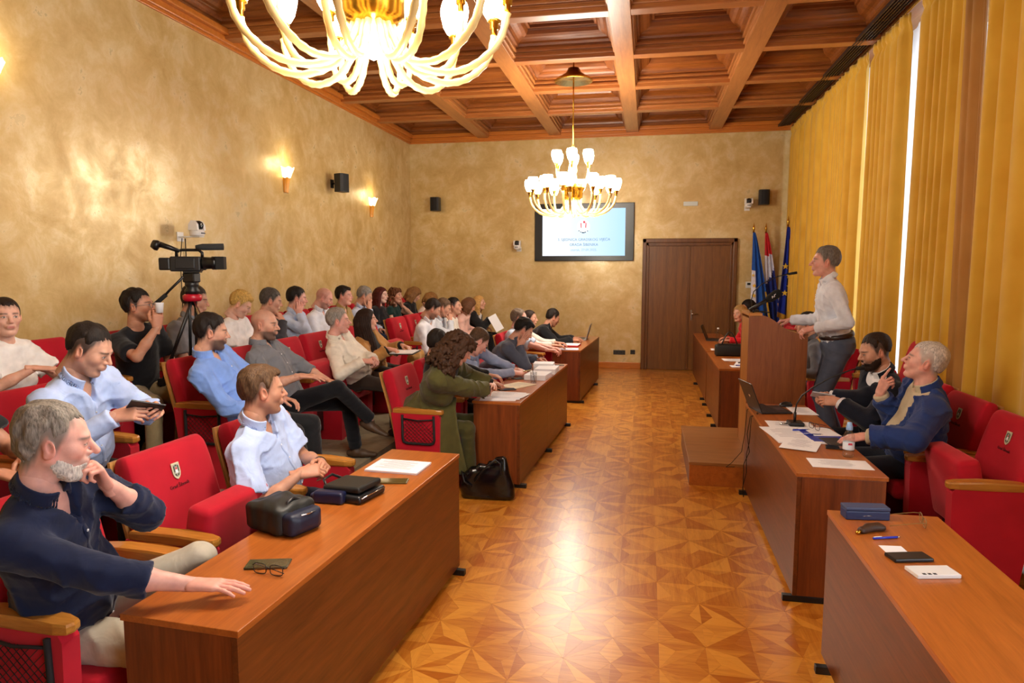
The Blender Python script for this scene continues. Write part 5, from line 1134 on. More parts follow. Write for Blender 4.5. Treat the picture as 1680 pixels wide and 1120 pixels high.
# hanging side of the olive coat
P = np.array([[(-1.76+.07*v+(.27+.05*v)*u+1.86, 5.155-.045*min(1, v*3)+.012*sin(9*u+4*v)+.05*max(0, .12-v)/.12-5.34+.03*u, .80-.60*v-.03*u) for u in [i/15 for i in range(16)]] for v in [i/17 for i in range(18)]])
o = MB().grid(P).build('coat_tail', fabric('#504c26', .85), P27[0]); so = o.modifiers.new('thickness', 'SOLIDIFY'); so.thickness = .008
# ------------------------------------------------------------------ wall fittings
tv = empty('wall_screen', (-1.145, YB, 1.955)); tag(tv, 'wall-mounted screen showing the meeting title, behind the far chandelier', 'screen')
MB().box((-.89, -.075, 0), (.90, -.02, 1.03), .008).build('screen_casing', plain('screen_black', '#07090f', .3), tv)
MB().box((-.3, -.02, .25), (.3, 0, .8)).build('wall_bracket', M_BLK, tv)
m, nt, b = newmat('slide_with_flare'); tc = N(nt, 'ShaderNodeTexCoord'); sp = N(nt, 'ShaderNodeSeparateXYZ'); nt.links.new(tc.outputs['Object'], sp.inputs[0])
mr = N(nt, 'ShaderNodeMapRange'); mr.inputs[1].default_value = -.55; mr.inputs[2].default_value = .7; nt.links.new(sp.outputs[0], mr.inputs[0])
r = ramp(nt, [(.0, rgb('#f4faff')), (1, rgb('#b4defb'))]); nt.links.new(mr.outputs[0], r.inputs[0]); nt.links.new(r.outputs[0], b.inputs['Emission Color']); b.inputs['Emission Strength'].default_value = 1.35; b.inputs['Base Color'].default_value = (0, 0, 0, 1); b.inputs['Roughness'].default_value = .5; b.inputs['Specular IOR Level'].default_value = .2  # white left end paints the chandelier's flare into the pale blue slide colour
sc = MB().box((-.745, -.079, .092), (.745, -.074, .935)).build('display', m, tv)
mt1, mt2 = emit('slide_text', '#4f83ad', .5), emit('slide_text_pale', '#7da8c4', .7)
for bd, sz, z, mm in (('3. SJEDNICA GRADSKOG VIJEĆA', .066, .382, mt1), ('GRADA ŠIBENIKA', .066, .290, mt1), ('utorak, 23.09.2025.', .062, .198, mt2)):
    text('slide_lettering', bd, sz, mm, sc, (.008, -.0805, z), (pi/2, 0, 0))
xf = Matrix(((1, 0, 0, 0), (0, 0, 1, -.0815), (0, 1, 0, 0), (0, 0, 0, 1)))
eb = MB(); cx, cz = .0, .615
eb.prism([(cx+.115*cos(a), cz+.115*sin(a)) for a in [2*pi*k/28 for k in range(28)]], -.001, .0002, 0, xf)
for sg in (-1, 1): eb.prism([(cx+sg*.055, cz+.07), (cx+sg*.035, cz+.065), (cx+sg*.03, cz-.02), (cx+sg*.05, cz-.03)], -.0018, .0004, 1, xf)
eb.prism([(cx-.01, cz+.10), (cx+.03, cz+.10), (cx+.035, cz+.06), (cx-.005, cz+.06)], -.0018, .0004, 1, xf)
for a in (-.9, -.5, -.1, .35, .8): eb.prism([(cx+.10*sin(a)+.016*cos(q), cz-.02-.085*cos(a)+.010*sin(q)) for q in [2*pi*k/7 for k in range(7)]], -.0018, .0004, 2, xf)
eb.prism([(cx-.04, cz-.10), (cx+.04, cz-.10), (cx+.015, cz-.118), (cx-.02, cz-.118)], -.0018, .0004, 2, xf)
eb.build('slide_emblem', [emit('slide_emblem_field', '#eef6fb', 1.0), emit('slide_emblem_red', '#d9475a', .8), emit('slide_emblem_dark', '#1d4a63', .4)], sc)
def speaker(loc, rz, label, arm):
    s = empty('loudspeaker', loc, rz); tag(s, label, 'loudspeaker', 'black wall loudspeakers')
    P = [(-.07, -.08), (.05, -.085), (.075, -.06), (.08, 0), (.075, .06), (.05, .085), (-.07, .08)]
    MB().prism(P, -.125, .125).build('speaker_cabinet', plain('speaker_black', '#15161a', .45), s)
    MB().prism([(x*1.0+.003, y*.86) for x, y in P if x > 0], -.115, .115).build('grille', plain('grille_black', '#0d0e11', .7), s)
    MB().tube([(-.07, 0, 0), (-arm, 0, 0)], .014).box((-arm-.012, -.03, -.06), (-arm, .03, .06), .003).box((-.11, -.02, -.03), (-.07, .02, .03), .004).build('bracket', M_BLK, s)
speaker((-4.24, 9.14, 3.01), radians(-20), 'black loudspeaker on a bracket between the two lit wall sconces', .185)
speaker((-3.90, 12.40, 3.01), radians(-95), 'black loudspeaker high on the back wall near the left corner', .14)
speaker((1.92, 12.40, 3.02), radians(-90), 'black loudspeaker high on the back wall above the flags', .14)
def ptz(loc, rz, label, rot=0):
    c = empty('dome_camera', loc, rz); tag(c, label, 'camera', 'white pan-tilt wall cameras')
    MB().lathe([(.0, 0), (.062, 0), (.066, .012), (.066, .05), (.058, .062), (0, .062)], 18).build('camera_base', M_WHITE, c)
    for sg in (-1, 1): MB().prism([(-.05, .055), (.05, .055), (.045, .11), (.02, .145), (-.02, .145), (-.045, .11)], -.012, .012, xf=Matrix.Translation((0, sg*.052, 0)) @ Matrix(((1, 0, 0, 0), (0, 0, 1, 0), (0, 1, 0, 0), (0, 0, 0, 1)))).build('yoke', M_WHITE, c)
    h = MB().lathe([(.0, -.04), (.04, -.04), (.045, -.02), (.045, .03), (.036, .048), (0, .05)], 16, xf=Matrix.Translation((0, 0, .1)) @ Matrix.Rotation(pi/2, 4, 'Y')).build('camera_head', M_BLK, c)
    MB().lathe([(.0, .049), (.022, .052), (.026, .056), (.022, .058), (0, .054)], 14, xf=Matrix.Translation((0, 0, .1)) @ Matrix.Rotation(pi/2, 4, 'Y')).build('lens', plain('lens_dark', '#20242c', .08), h)
    MB().box((.064, -.03, .02), (.068, .03, .032)).build('display_strip', plain('dark_blue_strip', '#1a2240', .3), c)
    MB().box((-.19, -.035, -.012), (.05, .035, 0), .002).box((-.19, -.045, -.05), (-.18, .045, .04), .002).build('wall_shelf', M_WHITE, c)
ptz((-4.25, 5.92, 2.12), 0.0+radians(-18)*0, 'white pan-tilt camera on a wall shelf above the tripod camera')
ptz((-2.34, 12.36, 2.18), radians(-90), 'small white pan-tilt camera on the back wall left of the screen')
ptz((1.67, 12.36, 2.86), radians(-90), 'small white pan-tilt camera on the back wall beside the loudspeaker over the flags')
MB().tube([(-4.425, 5.98, 2.10), (-4.425, 5.98, 1.75)], .005, 6).tube([(-4.40, 5.90, 2.10), (-4.43, 5.90, 1.9), (-4.43, 5.9, 1.4)], .004, 6).build('camera_cable', M_BLKR)
tag(bpy.data.objects['camera_cable'], 'black cable running down the wall under the shelf camera', 'cable')
e = MB().box((.60, YB-.03, 2.91), (.845, YB, 2.985), .006).build('emergency_light', plain('pale_luminaire', '#d8e2e0', .35)); tag(e, 'small pale emergency light on the wall above the door', 'light')
t_ = empty('thermostat', (1.752, YB, 1.535)); tag(t_, 'white thermostat with dark display beside the blue flag', 'thermostat')
MB().box((-.06, -.025, -.055), (.06, 0, .055), .004).build('thermostat_body', M_WHITE, t_); MB().box((-.035, -.027, -.005), (.02, -.024, .035)).build('display', plain('lcd_dark', '#22282a', .3), t_)
def socket(x, z, w, label):
    s = empty('wall_socket', (x, YB, z)); tag(s, label, 'socket'); MB().box((-w/2, -.014, -.04), (w/2, 0, .04), .003).build('socket_plate', plain('socket_dark', '#2a2620', .4), s)
    n = max(1, int(w/.075)); ib = MB()
    for k in range(n): ib.lathe([(.024, -.0145), (.022, -.0165), (.018, -.015), (.0, -.0145)], 12, xf=Matrix.Translation(((k-(n-1)/2)*.072, 0, 0)) @ Matrix(((1, 0, 0, 0), (0, 0, 1, 0), (0, -1, 0, 0), (0, 0, 0, 1))))
    ib.build('socket_insert', M_BLK, s)
socket(-.473, .295, .215, 'wide dark triple socket plate low on the back wall'); socket(-.231, .305, .085, 'single dark socket plate beside the door frame')
# ------------------------------------------------------------------ flags
def flag(x, y, tipx, ztip, label, mats, colour, wid, seed, ztop, zbot):
    r = empty('flag', (x, y, 0)); tag(r, label, 'flag', 'flags standing in the back corner')
    dx = (tipx-x)
    MB().tube([(0, 0, .03), (dx*.97, 0, ztip-.16)], .012).build('flagpole', wood('pole_wood', '#5a3a1c', '#8a5c30', 'z', .4), r)
    MB().lathe([(.0, .0), (.17, .0), (.17, .02), (.05, .05), (.03, .12), (0, .12)], 18).build('flag_base', plain('flag_stand', '#17181c', .5), r)
    MB().lathe([(.0, 0), (.02, .0), (.012, .03), (.022, .05), (.016, .09), (.0, .17)], 10, loc=(dx*.97, 0, ztip-.16)).build('finial', M_BRASS, r)
    rows, cols = 36, 26; P = np.zeros((rows, cols, 3)); ci = []
    for a in range(rows):
        t = a/(rows-1); w0, w1 = wid(t)
        for b_ in range(cols):
            u = b_/(cols-1); zz = ztop-(ztop-zbot)*t + (.10*(1-u)-.02)*t*1.2; xx = dx*zz/ztip+w0+(w1-w0)*u
            P[a, b_] = (xx, .05*t**.6*sin(u*15+seed+1.2*t)-.035-.03*t, zz)
    mb = MB().grid(P)
    for a in range(rows-1):
        for b_ in range(cols-1): ci.append(colour((a+.5)/(rows-1), (b_+.5)/(cols-1)))
    mb.m = ci; o = mb.build('flag_cloth', mats, r); so = o.modifiers.new('thickness', 'SOLIDIFY'); so.thickness = .003
    return r, o, P
FB, FN, FR_, FW = fabric('#1d55b0', .7, name='flag_blue'), fabric('#1a2f9c', .7, name='flag_navy'), fabric('#c8202c', .7, name='flag_red'), fabric('#d9dcec', .7, name='flag_white')
FG = fabric('#c8962e', .8, name='gold_fringe'); FD = fabric('#1f2f7e', .7, name='flag_dark_blue')
fa, oa, PA = flag(1.86, 12.22, 1.745, 2.58, 'blue city flag with a white and gold emblem strip, leftmost of the three', [FB, FG, FW], lambda t, u: 2 if (u < .30 and .44 < t < .95) else (1 if t > .97 or (u > .93 and t > .62) else 0), lambda t: (-.02-.06*t, .02+.235*t**.8), .3, 2.42, .86)
fb_, ob, PB = flag(2.06, 12.30, 1.955, 2.58, 'red, white and blue national flag, middle of the three', [FR_, FW, FD, FG], lambda t, u: 3 if (t > .965 or (u > .93 and t > .75)) else (0 if t+.05*u < .27 else (1 if t+.10*u < .60-.12*u else 2)), lambda t: (-.02-.03*t, .02+.21*t**.8), 1.7, 2.42, .84)
fc_, oc, PC = flag(2.245, 12.12, 2.275, 2.68, 'dark blue flag with yellow stars and gold fringe, rightmost of the three', [FN, FG], lambda t, u: 1 if t > .955 else 0, lambda t: (-.02-.10*t, .02+.155*t**.7), 4.1, 2.50, .92)
def star_on(par, P, t, u, R_):
    a, b_ = int(t*(P.shape[0]-1)), int(u*(P.shape[1]-1)); p = P[a, b_]
    pts = [((R_ if k % 2 == 0 else R_*.42)*cos(pi/2+k*pi/5), (R_ if k % 2 == 0 else R_*.42)*sin(pi/2+k*pi/5)) for k in range(10)]
    MB().prism(pts, -.003, .003, xf=Matrix.Translation((p[0], min(P[max(a-3, 0):a+4, max(b_-4, 0):b_+5, 1].min(), p[1])-.012, p[2])) @ Matrix(((1, 0, 0, 0), (0, 0, 1, 0), (0, 1, 0, 0), (0, 0, 0, 1)))).build('star', plain('star_yellow', '#e6c23a', .6), par)
for t, u in ((.44, .25), (.53, .62), (.63, .66), (.73, .34)): star_on(oc, PC, t, u, .055)
for t, u, rr in ((.50, .10, .03), (.60, .16, .04), (.72, .12, .045), (.84, .16, .035)): star_on(oa, PA, t, u, rr)
# ------------------------------------------------------------------ tripod with camcorder
tr = empty('tripod', (-3.47, 4.74, 0)); tag(tr, 'black video tripod with red collar and silver tubes standing among the seats', 'tripod')
hub = V(0, 0, 1.57)
for i, (fx, fy, fz) in enumerate(((-.40, -.22, T2), (.33, .36, T2 if False else T1), (-.26, .30, T2))):
    d = V(fx, fy, fz+.02)-hub; sd_ = unit(np.cross(d, V(0, 0, 1)))*.022; m1 = hub+d*.52
    lg = MB().tube([hub+sd_, m1+sd_], .012, 8).tube([hub-sd_, m1-sd_], .012, 8).box((-.03, -.03, -.03), (.03, .03, .03), .008, xf=Matrix.Translation(Vector(m1))).build('leg', M_CHROME if i == 1 else plain('tripod_black', '#141416', .35), tr)
    MB().tube([m1, V(fx, fy, fz+.02)], .013, 8).build('leg_extension', M_CHROME if i == 1 else M_BLK, lg); MB().lathe([(0, 0), (.025, 0), (.025, .02), (.012, .04), (0, .04)], 10, loc=(fx, fy, fz+.001)).build('rubber_foot', M_BLKR, lg)
MB().lathe([(.0, 1.555), (.06, 1.555), (.07, 1.575), (.07, 1.60), (.055, 1.61), (0, 1.61)], 20).build('collar', plain('red_collar', '#b3122a', .35), tr)
MB().lathe([(.0, 1.61), (.05, 1.61), (.055, 1.64), (.04, 1.66), (.05, 1.675), (.05, 1.70), (.03, 1.71), (0, 1.71)], 18).box((-.05, -.045, 1.70), (.05, .045, 1.775), .01).build('fluid_head', M_BLK, tr)
pn = MB().tube([(-.04, -.04, 1.745), (-.16, -.05, 1.64), (-.24, -.06, 1.56)], .010).build('pan_handle', M_BLK, tr); MB().tube([(-.19, -.054, 1.605), (-.32, -.07, 1.50)], .017).build('grip', M_BLKR, pn)
vc = empty('video_camera', (-3.47, 4.74, 1.775), radians(24)); tag(vc, 'black shoulder video camera on the tripod, lens toward the podium', 'camera')
MB().box((-.14, -.055, .01), (.08, .055, .125), .012).box((-.10, -.062, .03), (.04, -.05, .11), .006).box((.0, .05, .02), (.1, .075, .11), .008).build('camera_body', plain('camera_black', '#17181b', .45), vc)
MB().lathe([(.0, .08), (.045, .08), (.048, .10), (.046, .15), (.052, .155), (.052, .185), (.045, .19), (0, .19)], 18, xf=Matrix.Translation((0, 0, .075)) @ Matrix.Rotation(pi/2, 4, 'Y')).build('lens', plain('lens_black', '#111214', .3), vc)
MB().box((.185, -.06, .025), (.25, .06, .125), .006).build('lens_hood', M_BLKR, vc)
MB().box((-.22, -.045, .02), (-.14, .045, .115), .01).build('battery', M_BLK, vc)
MB().tube([(-.10, 0, .12), (-.10, 0, .165), (-.06, 0, .175), (.06, 0, .175), (.085, 0, .155), (.085, 0, .12)], .012).build('handle', M_BLK, vc)
MB().tube([(.05, -.045, .195), (.10, -.045, .197), (.25, -.045, .20)], [.016, .026, .026], 12).tube([(.07, -.02, .17), (.09, -.045, .19)], .008).build('microphone', plain('foam_grey', '#2c2e30', .95), vc)
MB().tube([(-.07, -.03, .165), (-.13, -.05, .19), (-.20, -.06, .215)], [.014, .018, .022]).lathe([(.0, 0), (.036, .0), (.040, .02), (.030, .05), (0, .05)], 16, xf=Matrix.Translation((-.205, -.062, .20)) @ Matrix.Rotation(-1.15, 4, 'Y')).build('viewfinder', M_BLK, vc)
MB().box((-.05, -.05, 0), (.07, .05, .012)).build('base_plate', M_BLK, vc)
# ------------------------------------------------------------------ desk-top things
Z = .7205
def sheet(x, y, w, l, rz, label, n=1, name='paper_sheet', z=Z, fan=0.0, cat='paper', lines=True, mat=None, group=None, blue=False):
    rr = random.Random(x*7+y*13); r = empty(name, (x, y, z), rz); tag(r, label, cat, group)
    for k in range(n):
        h = .0012 if n > 1 else .0008; dx, dy, da = (rr.uniform(-fan, fan), rr.uniform(-fan, fan), rr.uniform(-fan, fan)*3) if n > 1 and fan else (0, 0, 0)
        p = MB().box((-w/2, -l/2, k*.0016), (w/2, l/2, k*.0016+h)).build('sheet', mat or M_PAPER, r, (dx, dy, 0), (0, 0, da))
    if lines:
        tb = MB()
        for k in range(9):
            y0 = l*.36-k*l*.075; ww = w*(.36 if k % 4 else .22)*rr.uniform(.8, 1); tb.box((-ww, y0, n*.0016), (ww*rr.uniform(.5, 1), y0+l*.012, n*.0016+.0001))
        tb.build('print', plain('faint_print', '#9a9aa6', .9), p)
    return r
def stack(x, y, w, l, h, rz, label, name='paper_stack', col=M_PAPER, z=Z, lines=True):
    r = empty(name, (x, y, z), rz); tag(r, label, 'papers' if name == 'paper_stack' else 'book'); rr = random.Random(x*3+y); n = max(3, int(h/.006)); 
    for k in range(n):
        o = rr.uniform(-.003, .003); MB().box((-w/2+o, -l/2-o, k*h/n), (w/2+o, l/2-o, (k+1)*h/n-.0006), .0).build('page_block', col, r)
    if lines:
        tb = MB()
        for k in range(9):
            y0 = l*.38-k*l*.08; ww = w*(.38 if k % 3 else .25); tb.box((-ww, y0, h), (ww*.8, y0+l*.014, h+.0003))
        tb.build('print', plain('faint_print', '#9a9aa6', .9), r)
    return r
def phone(x, y, rz, label, col='#17171a', w=.075, l=.155, z=Z, tilt=None, edge=None):
    r = empty('phone', (x, y, z), rz); tag(r, label, 'phone')
    MB().box((-w/2, -l/2, 0), (w/2, l/2, .0085), .003).build('phone_body', plain('phone_case', col, .35), r)
    MB().box((-w/2+.004, -l/2+.004, .0083), (w/2-.004, l/2-.004, .0092)).build('screen', plain('phone_glass', edge or '#0b0b10', .08), r)
    if tilt: r.rotation_euler = tilt
    return r
def spectacles(x, y, rz, label, col='#1a1712', z=Z, folded=False, glass=True):
    r = empty('eyeglasses', (x, y, z), rz); tag(r, label, 'glasses'); m_ = plain('spectacle_frame', col, .35)
    for sg in (-1, 1):
        pts = [(.0, sg*.034+.026*math.copysign(abs(cos(a))**.6, cos(a)), .021+.019*math.copysign(abs(sin(a))**.6, sin(a))) for a in [2*pi*k/18 for k in range(19)]]
        MB().tube(pts, .0017, 6, cap=False).build('rim', m_, r)
        MB().add([(p[0], p[1], p[2]) for p in pts[:-1]], [tuple(range(18))]).build('lens', glassmat('lens_glass', (1, 1, 1, 1), 0), r)
        if folded: tp = [(.0, sg*.064, .03), (-.012, sg*.064, .03), (-.014, sg*.0, .018), (-.014, -sg*.055, .006)]
        else: tp = [(.0, sg*.064, .03), (-.02, sg*.068, .029), (-.10, sg*.068, .012), (-.135, sg*.066, .0025)]
        MB().tube(tp, .0018, 6).build('temple', m_, r)
    MB().tube([(0, -.008, .026), (.004, 0, .029), (0, .008, .026)], .0016, 6).build('bridge', m_, r); return r
def pen(x, y, rz, label, col='#2a3fb0', z=Z):
    r = empty('pen', (x, y, z+.005), rz); tag(r, label, 'pen')
    MB().tube([(-.055, 0, 0), (.05, 0, 0)], .0048, 8).build('barrel', plain('pen_plastic', col, .3), r); MB().tube([(.05, 0, 0), (.066, 0, 0)], [.0045, .001], 8).build('tip', M_CHROME, r); MB().box((-.055, -.002, .0045), (-.018, .002, .0075), .0008).build('clip', M_CHROME, r); return r
def blob_bag(name, s, mat, par): v, fc = s.mesh(); return mk(name, v, fc, mat, par, True)
LEATH = plain('black_leather', '#131418', .38, 0, .5); LEATH2 = plain('black_grained_leather', '#1b1c1a', .5, 0, .45); NAVYL = plain('navy_nylon', '#131a33', .5)
# near left desk
phone(-1.345, 2.19, radians(-75), 'dark olive phone lying on the nearest desk by the hand of the bearded man', '#3a3a22', edge='#4a4830')
spectacles(-1.30, 2.115, radians(-95), 'folded eyeglasses lying on the dark phone on the nearest desk', folded=True, z=Z+.0)
bg = empty('shoulder_bag', (-1.475, 2.545, Z), radians(-20)); tag(bg, 'black leather shoulder bag with dark blue side lying nearest the old man', 'bag', 'black bags on the nearest desk')
s = SDF((-.18, -.14, -.02), (.20, .14, .17), .005); s.rbox((-.03, 0, .055), (.115, .098, .056), .022); s.rbox((-.01, 0, .07), (.085, .085, .052), .03, k=.03)
s.disp(lambda x, y, z: (.004*np.sin(38*x+20*z)*np.sin(31*y+10*x)+.002*np.sin(90*x+60*y)).astype(np.float32), .02); s.plane((0, 0, .001), (0, 0, -1)); blob_bag('bag_body', s, LEATH2, bg)
s = SDF((.0, -.14, -.02), (.22, .14, .15), .005); s.rbox((.10, 0, .048), (.035, .085, .047), .022); s.rbox((.125, 0, .05), (.022, .06, .03), .018, k=.02); s.plane((0, 0, .001), (0, 0, -1)); blob_bag('bag_pocket', s, NAVYL, bg)
MB().tube([(.07, -.05, .085), (.055, -.03, .125), (.05, .0, .135), (.055, .03, .12), (.07, .05, .085)], .009, 6).build('handle', LEATH, bg)
MB().tube([(.105, -.06, .07), (.135, -.03, .085), (.145, .0, .087), (.135, .04, .083)], .0035, 6).build('zip', M_CHROME, bg)
bg = empty('shoulder_bag', (-1.375, 2.97, Z), radians(-12)); tag(bg, 'flat black leather bag with zipped compartments beside the clasped hands', 'bag', 'black bags on the nearest desk')
MB().box((-.10, -.10, 0), (.125, .115, .04), .015).build('bag_body', LEATH, bg)
MB().box((-.095, -.085, .041), (.115, .10, .072), .012, xf=Matrix.Rotation(radians(-3), 4, 'Y')).build('bag_flap', LEATH2, bg)
MB().tube([(.128, -.09, .03), (.132, 0, .033), (.128, .10, .03)], .003, 6).build('zip', M_CHROME, bg)
s = SDF((-.16, -.20, -.02), (.10, -.03, .09), .005); s.rbox((-.03, -.115, .028), (.075, .028, .028), .014, np.array([[.98, .17, 0], [-.17, .98, 0], [0, 0, 1]])); s.rbox((-.09, -.09, .02), (.04, .05, .02), .012, k=.02); s.plane((0, 0, .001), (0, 0, -1)); blob_bag('bag_strap', s, plain('navy_strap', '#121a3a', .4), bg)
MB().tube([(-.1, -.05, .05), (-.14, -.02, .07), (-.145, .05, .075), (-.1, .08, .05)], .007, 6).build('handle', LEATH, bg)
stack(-1.315, 3.455, .30, .215, .014, radians(-3), 'printed white paper stack at the far end of the nearest desk')
phone(-1.255, 3.215, radians(-80), 'brown-cased phone lying beside the printed paper stack', '#5a4a22', edge='#4a3c1c')
# second desk
for i, (x, y, rz, l) in enumerate(((-1.20, 5.56, .15, 'white loose papers at the near end of the second desk, lowest layer'), (-1.17, 5.68, -.12, 'white loose papers overlapping on the second desk, beside the crossed arms'))):
    sheet(x, y, .30, .21, rz, l, n=3, fan=.03, name='loose_papers', z=Z+.006*i)
sheet(-1.17, 6.20, .22, .30, -.5, 'open cream notebook under the hand of the man in black', n=4, name='open_notebook', cat='notebook', mat=plain('cream_paper', '#e6dcc0', .85))
phone(-1.22, 5.955, radians(-60), 'black phone between the papers and the open notebook')
stack(-1.05, 6.68, .215, .30, .05, -.08, 'white bound paper block beside the drinking glass', lines=False)
stack(-1.02, 7.08, .215, .30, .055, -.02, 'white bound paper block in the middle of the second desk', lines=False)
stack(-1.08, 7.28, .215, .19, .075, .05, 'thick white paper block with cream edge at the far end of the second desk', lines=False)
nb = sheet(-1.20, 6.62, .10, .2, -.8, 'dark closed notebook under the white paper block', n=5, name='closed_notebook', cat='notebook', mat=plain('dark_cover', '#3a3a38', .6), lines=False)
gl = empty('drinking_glass', (-1.049, 6.385, Z)); tag(gl, 'clear drinking glass with a black straw on the second desk', 'glass')
MB().lathe([(.0, .0), (.03, .0), (.034, .105), (.031, .105), (.0275, .008), (0, .008)], 20).build('glass_wall', glassmat(), gl); MB().tube([(.012, .0, .01), (-.018, -.012, .19)], .003, 6).build('straw', M_BLK, gl)
phone(-.985, 7.62, radians(-70), 'black phone at the far end of the second desk'); pen(-1.19, 7.70, .9, 'dark pen in the hand of the man in the grey pullover', '#18181c', z=Z+.07)
pen(-1.17, 6.72, 1.0, 'thin pen in the hand of the man writing in blue-grey', '#b89a4a', z=Z+.06)
# tote bag on the floor
tb_ = empty('tote_bag', (-1.20, 5.10, 0), radians(3)); tag(tb_, 'shiny black leather tote bag on the floor against the second desk', 'bag')
s = SDF((-.27, -.16, -.02), (.27, .16, .44), .008)
for zz, xa, xb, rr in ((.05, -.165, .17, .052), (.09, -.17, .165, .054), (.13, -.165, .155, .052), (.17, -.15, .145, .048), (.21, -.115, .135, .042), (.25, -.05, .13, .034), (.29, .02, .128, .025), (.325, .07, .125, .017)): s.cap((xa, 0, zz), (xb, 0, zz), rr, k=.02, sq=(V(0, 1, 0), .9))
s.disp(lambda x, y, z: (.007*np.sin(26*x+9*z+2*np.sin(14*z))*(z > .03)).astype(np.float32), .03); s.plane((0, 0, .002), (0, 0, -1)); blob_bag('bag_body', s, plain('shiny_black_leather', '#08080b', .22, 0, .6), tb_)
MB().tube([(-.09, -.075, .16), (-.02, -.085, .26), (.07, -.06, .335), (.11, -.05, .30), (.115, -.07, .22)], .007, 8).build('handle', LEATH, tb_); MB().tube([(-.15, -.06, .20), (-.19, -.085, .24), (-.17, -.09, .16), (-.11, -.08, .12)], .008, 8).build('handle', LEATH, tb_)
# far left desk
fo = MB().box((-.11, -.15, 0), (.11, .15, .022), .003).build('folder', plain('red_folder', '#b3202c', .5), None, (-1.03, 9.62, Z), (0, 0, -.05)); tag(fo, 'red folder with white papers on the far desk', 'folder')
sheet(-1.03, 9.62, .205, .28, -.05, 'white sheets lying on the red folder', n=3, fan=.006, z=Z+.0225, lines=False)
sheet(-1.03, 9.22, .26, .21, .1, 'bluish white papers at the near end of the far desk', n=4, fan=.01, mat=plain('bluish_paper', '#dfe4f4', .85))
def laptop(x, y, rz, label, open_=100, col='#26262a', logo=False, w=.345, d=.235):
    r = empty('laptop', (x, y, Z), rz); tag(r, label, 'laptop', None)   # screen edge at local -x, user on +x
    m_ = plain('laptop_shell', col, .4); MB().box((0, -w/2, 0), (d, w/2, .014), .004).build('keyboard_base', m_, r)
    kb = MB()
    for i in range(5):
        for k in range(14): kb.box((.035+i*.021, -w/2+.02+k*.0222, .014), (.035+i*.021+.018, -w/2+.02+k*.0222+.019, .0155))
    o = kb.build('keys', M_BLK, r); o['kind'] = 'stuff'
    MB().box((.155, -.05, .0138), (.215, .05, .0145)).build('touchpad', plain('touchpad_grey', '#35353a', .3), r)
    xf = Matrix.Translation((.004, 0, .013)) @ Matrix.Rotation(radians(90-open_), 4, 'Y')
    l = MB().box((-.007, -w/2, 0), (.0, w/2, d), .003, xf=xf).build('lid', m_, r)
    MB().box((.0002, -w/2+.008, .012), (.0012, w/2-.008, d-.010), xf=xf).build('screen', plain('screen_glass', '#0a0b10', .08), r)
    if logo: MB().prism([(.012*cos(2*pi*k/16), .012*sin(2*pi*k/16)) for k in range(16)], 0, .0006, xf=xf @ Matrix.Translation((-.0078, 0, d*.5)) @ Matrix.Rotation(pi/2, 4, 'Y')).build('badge', M_CHROME, l)
    return r
laptop(-.90, 10.60, pi, 'open laptop on the far desk beside the back wall', 105, '#8a8a90')
mb_ = spectacles(-1.0, 10.12, .3, 'black eyeglasses lying on the far desk near the writing man', '#101014'); pen(-1.03, 9.90, .6, 'pen in the hand of the man in the black jacket', '#1a1a1e', z=Z+.06)
# podium microphones
gm = empty('gooseneck_microphone', (.945, 6.47, 1.423)); tag(gm, 'thin black gooseneck microphone on the podium pointing at the speaker', 'microphone', 'gooseneck microphones')
MB().box((-.03, -.03, 0), (.05, .03, .016), .004).build('microphone_base', M_BLK, gm); MB().tube([(-.01, 0, .016), (-.02, 0, .10), (.0, 0, .18), (.07, 0, .25), (.20, 0, .315), (.30, 0, .34)], .0045, 8).build('gooseneck', M_BLK, gm); MB().tube([(.29, 0, .338), (.36, 0, .35)], [.011, .012], 10).build('capsule', M_BLKR, gm)
hm_ = empty('reporter_microphone', (.955, 6.36, 1.423)); tag(hm_, 'thick black reporter microphone with foam head lying up on the podium edge', 'microphone')
MB().tube([(-.06, 0, .018), (.10, 0, .115)], [.012, .018], 10).build('microphone_handle', M_BLK, hm_); MB().tube([(.085, 0, .105), (.11, 0, .122), (.17, 0, .165), (.195, 0, .18), (.205, 0, .186)], [.022, .037, .04, .03, .012], 14).build('foam_head', plain('black_foam', '#0d0d10', .95), hm_)
lm = MB(); xf = Matrix.Translation((.140, -.0405, .143)) @ Matrix.Rotation(radians(-35), 4, 'Y') @ Matrix(((1, 0, 0, 0), (0, 0, 1, 0), (0, 1, 0, 0), (0, 0, 0, 1)))
for q in ([(-.022, -.006), (-.018, -.006), (-.012, .012), (-.016, .012)], [(-.016, .012), (-.012, .012), (0, -.006), (-.004, -.006)], [(.0, -.006), (.004, -.006), (.010, .012), (.006, .012)], [(.010, .012), (.024, .012), (.022, .008), (.009, .008)]): lm.prism(q, -.002, .001, 0, xf)
lm.build('white_mark', M_PAPER, hm_); MB().tube([(-.02, .03, 0), (-.03, -.03, .0), (.0, .0, .03)], .006, 6).build('clip_stand', M_BLK, hm_)
MB().tube([(1.0, 6.42, 1.43), (1.05, 6.46, 1.424), (1.08, 6.40, 1.42), (1.02, 6.35, 1.423), (.96, 6.40, 1.43), (.93, 6.44, 1.432)], .004, 6).build('microphone_cable', M_BLKR); tag(bpy.data.objects['microphone_cable'], 'loose black microphone cable coiled on the podium top', 'cable')
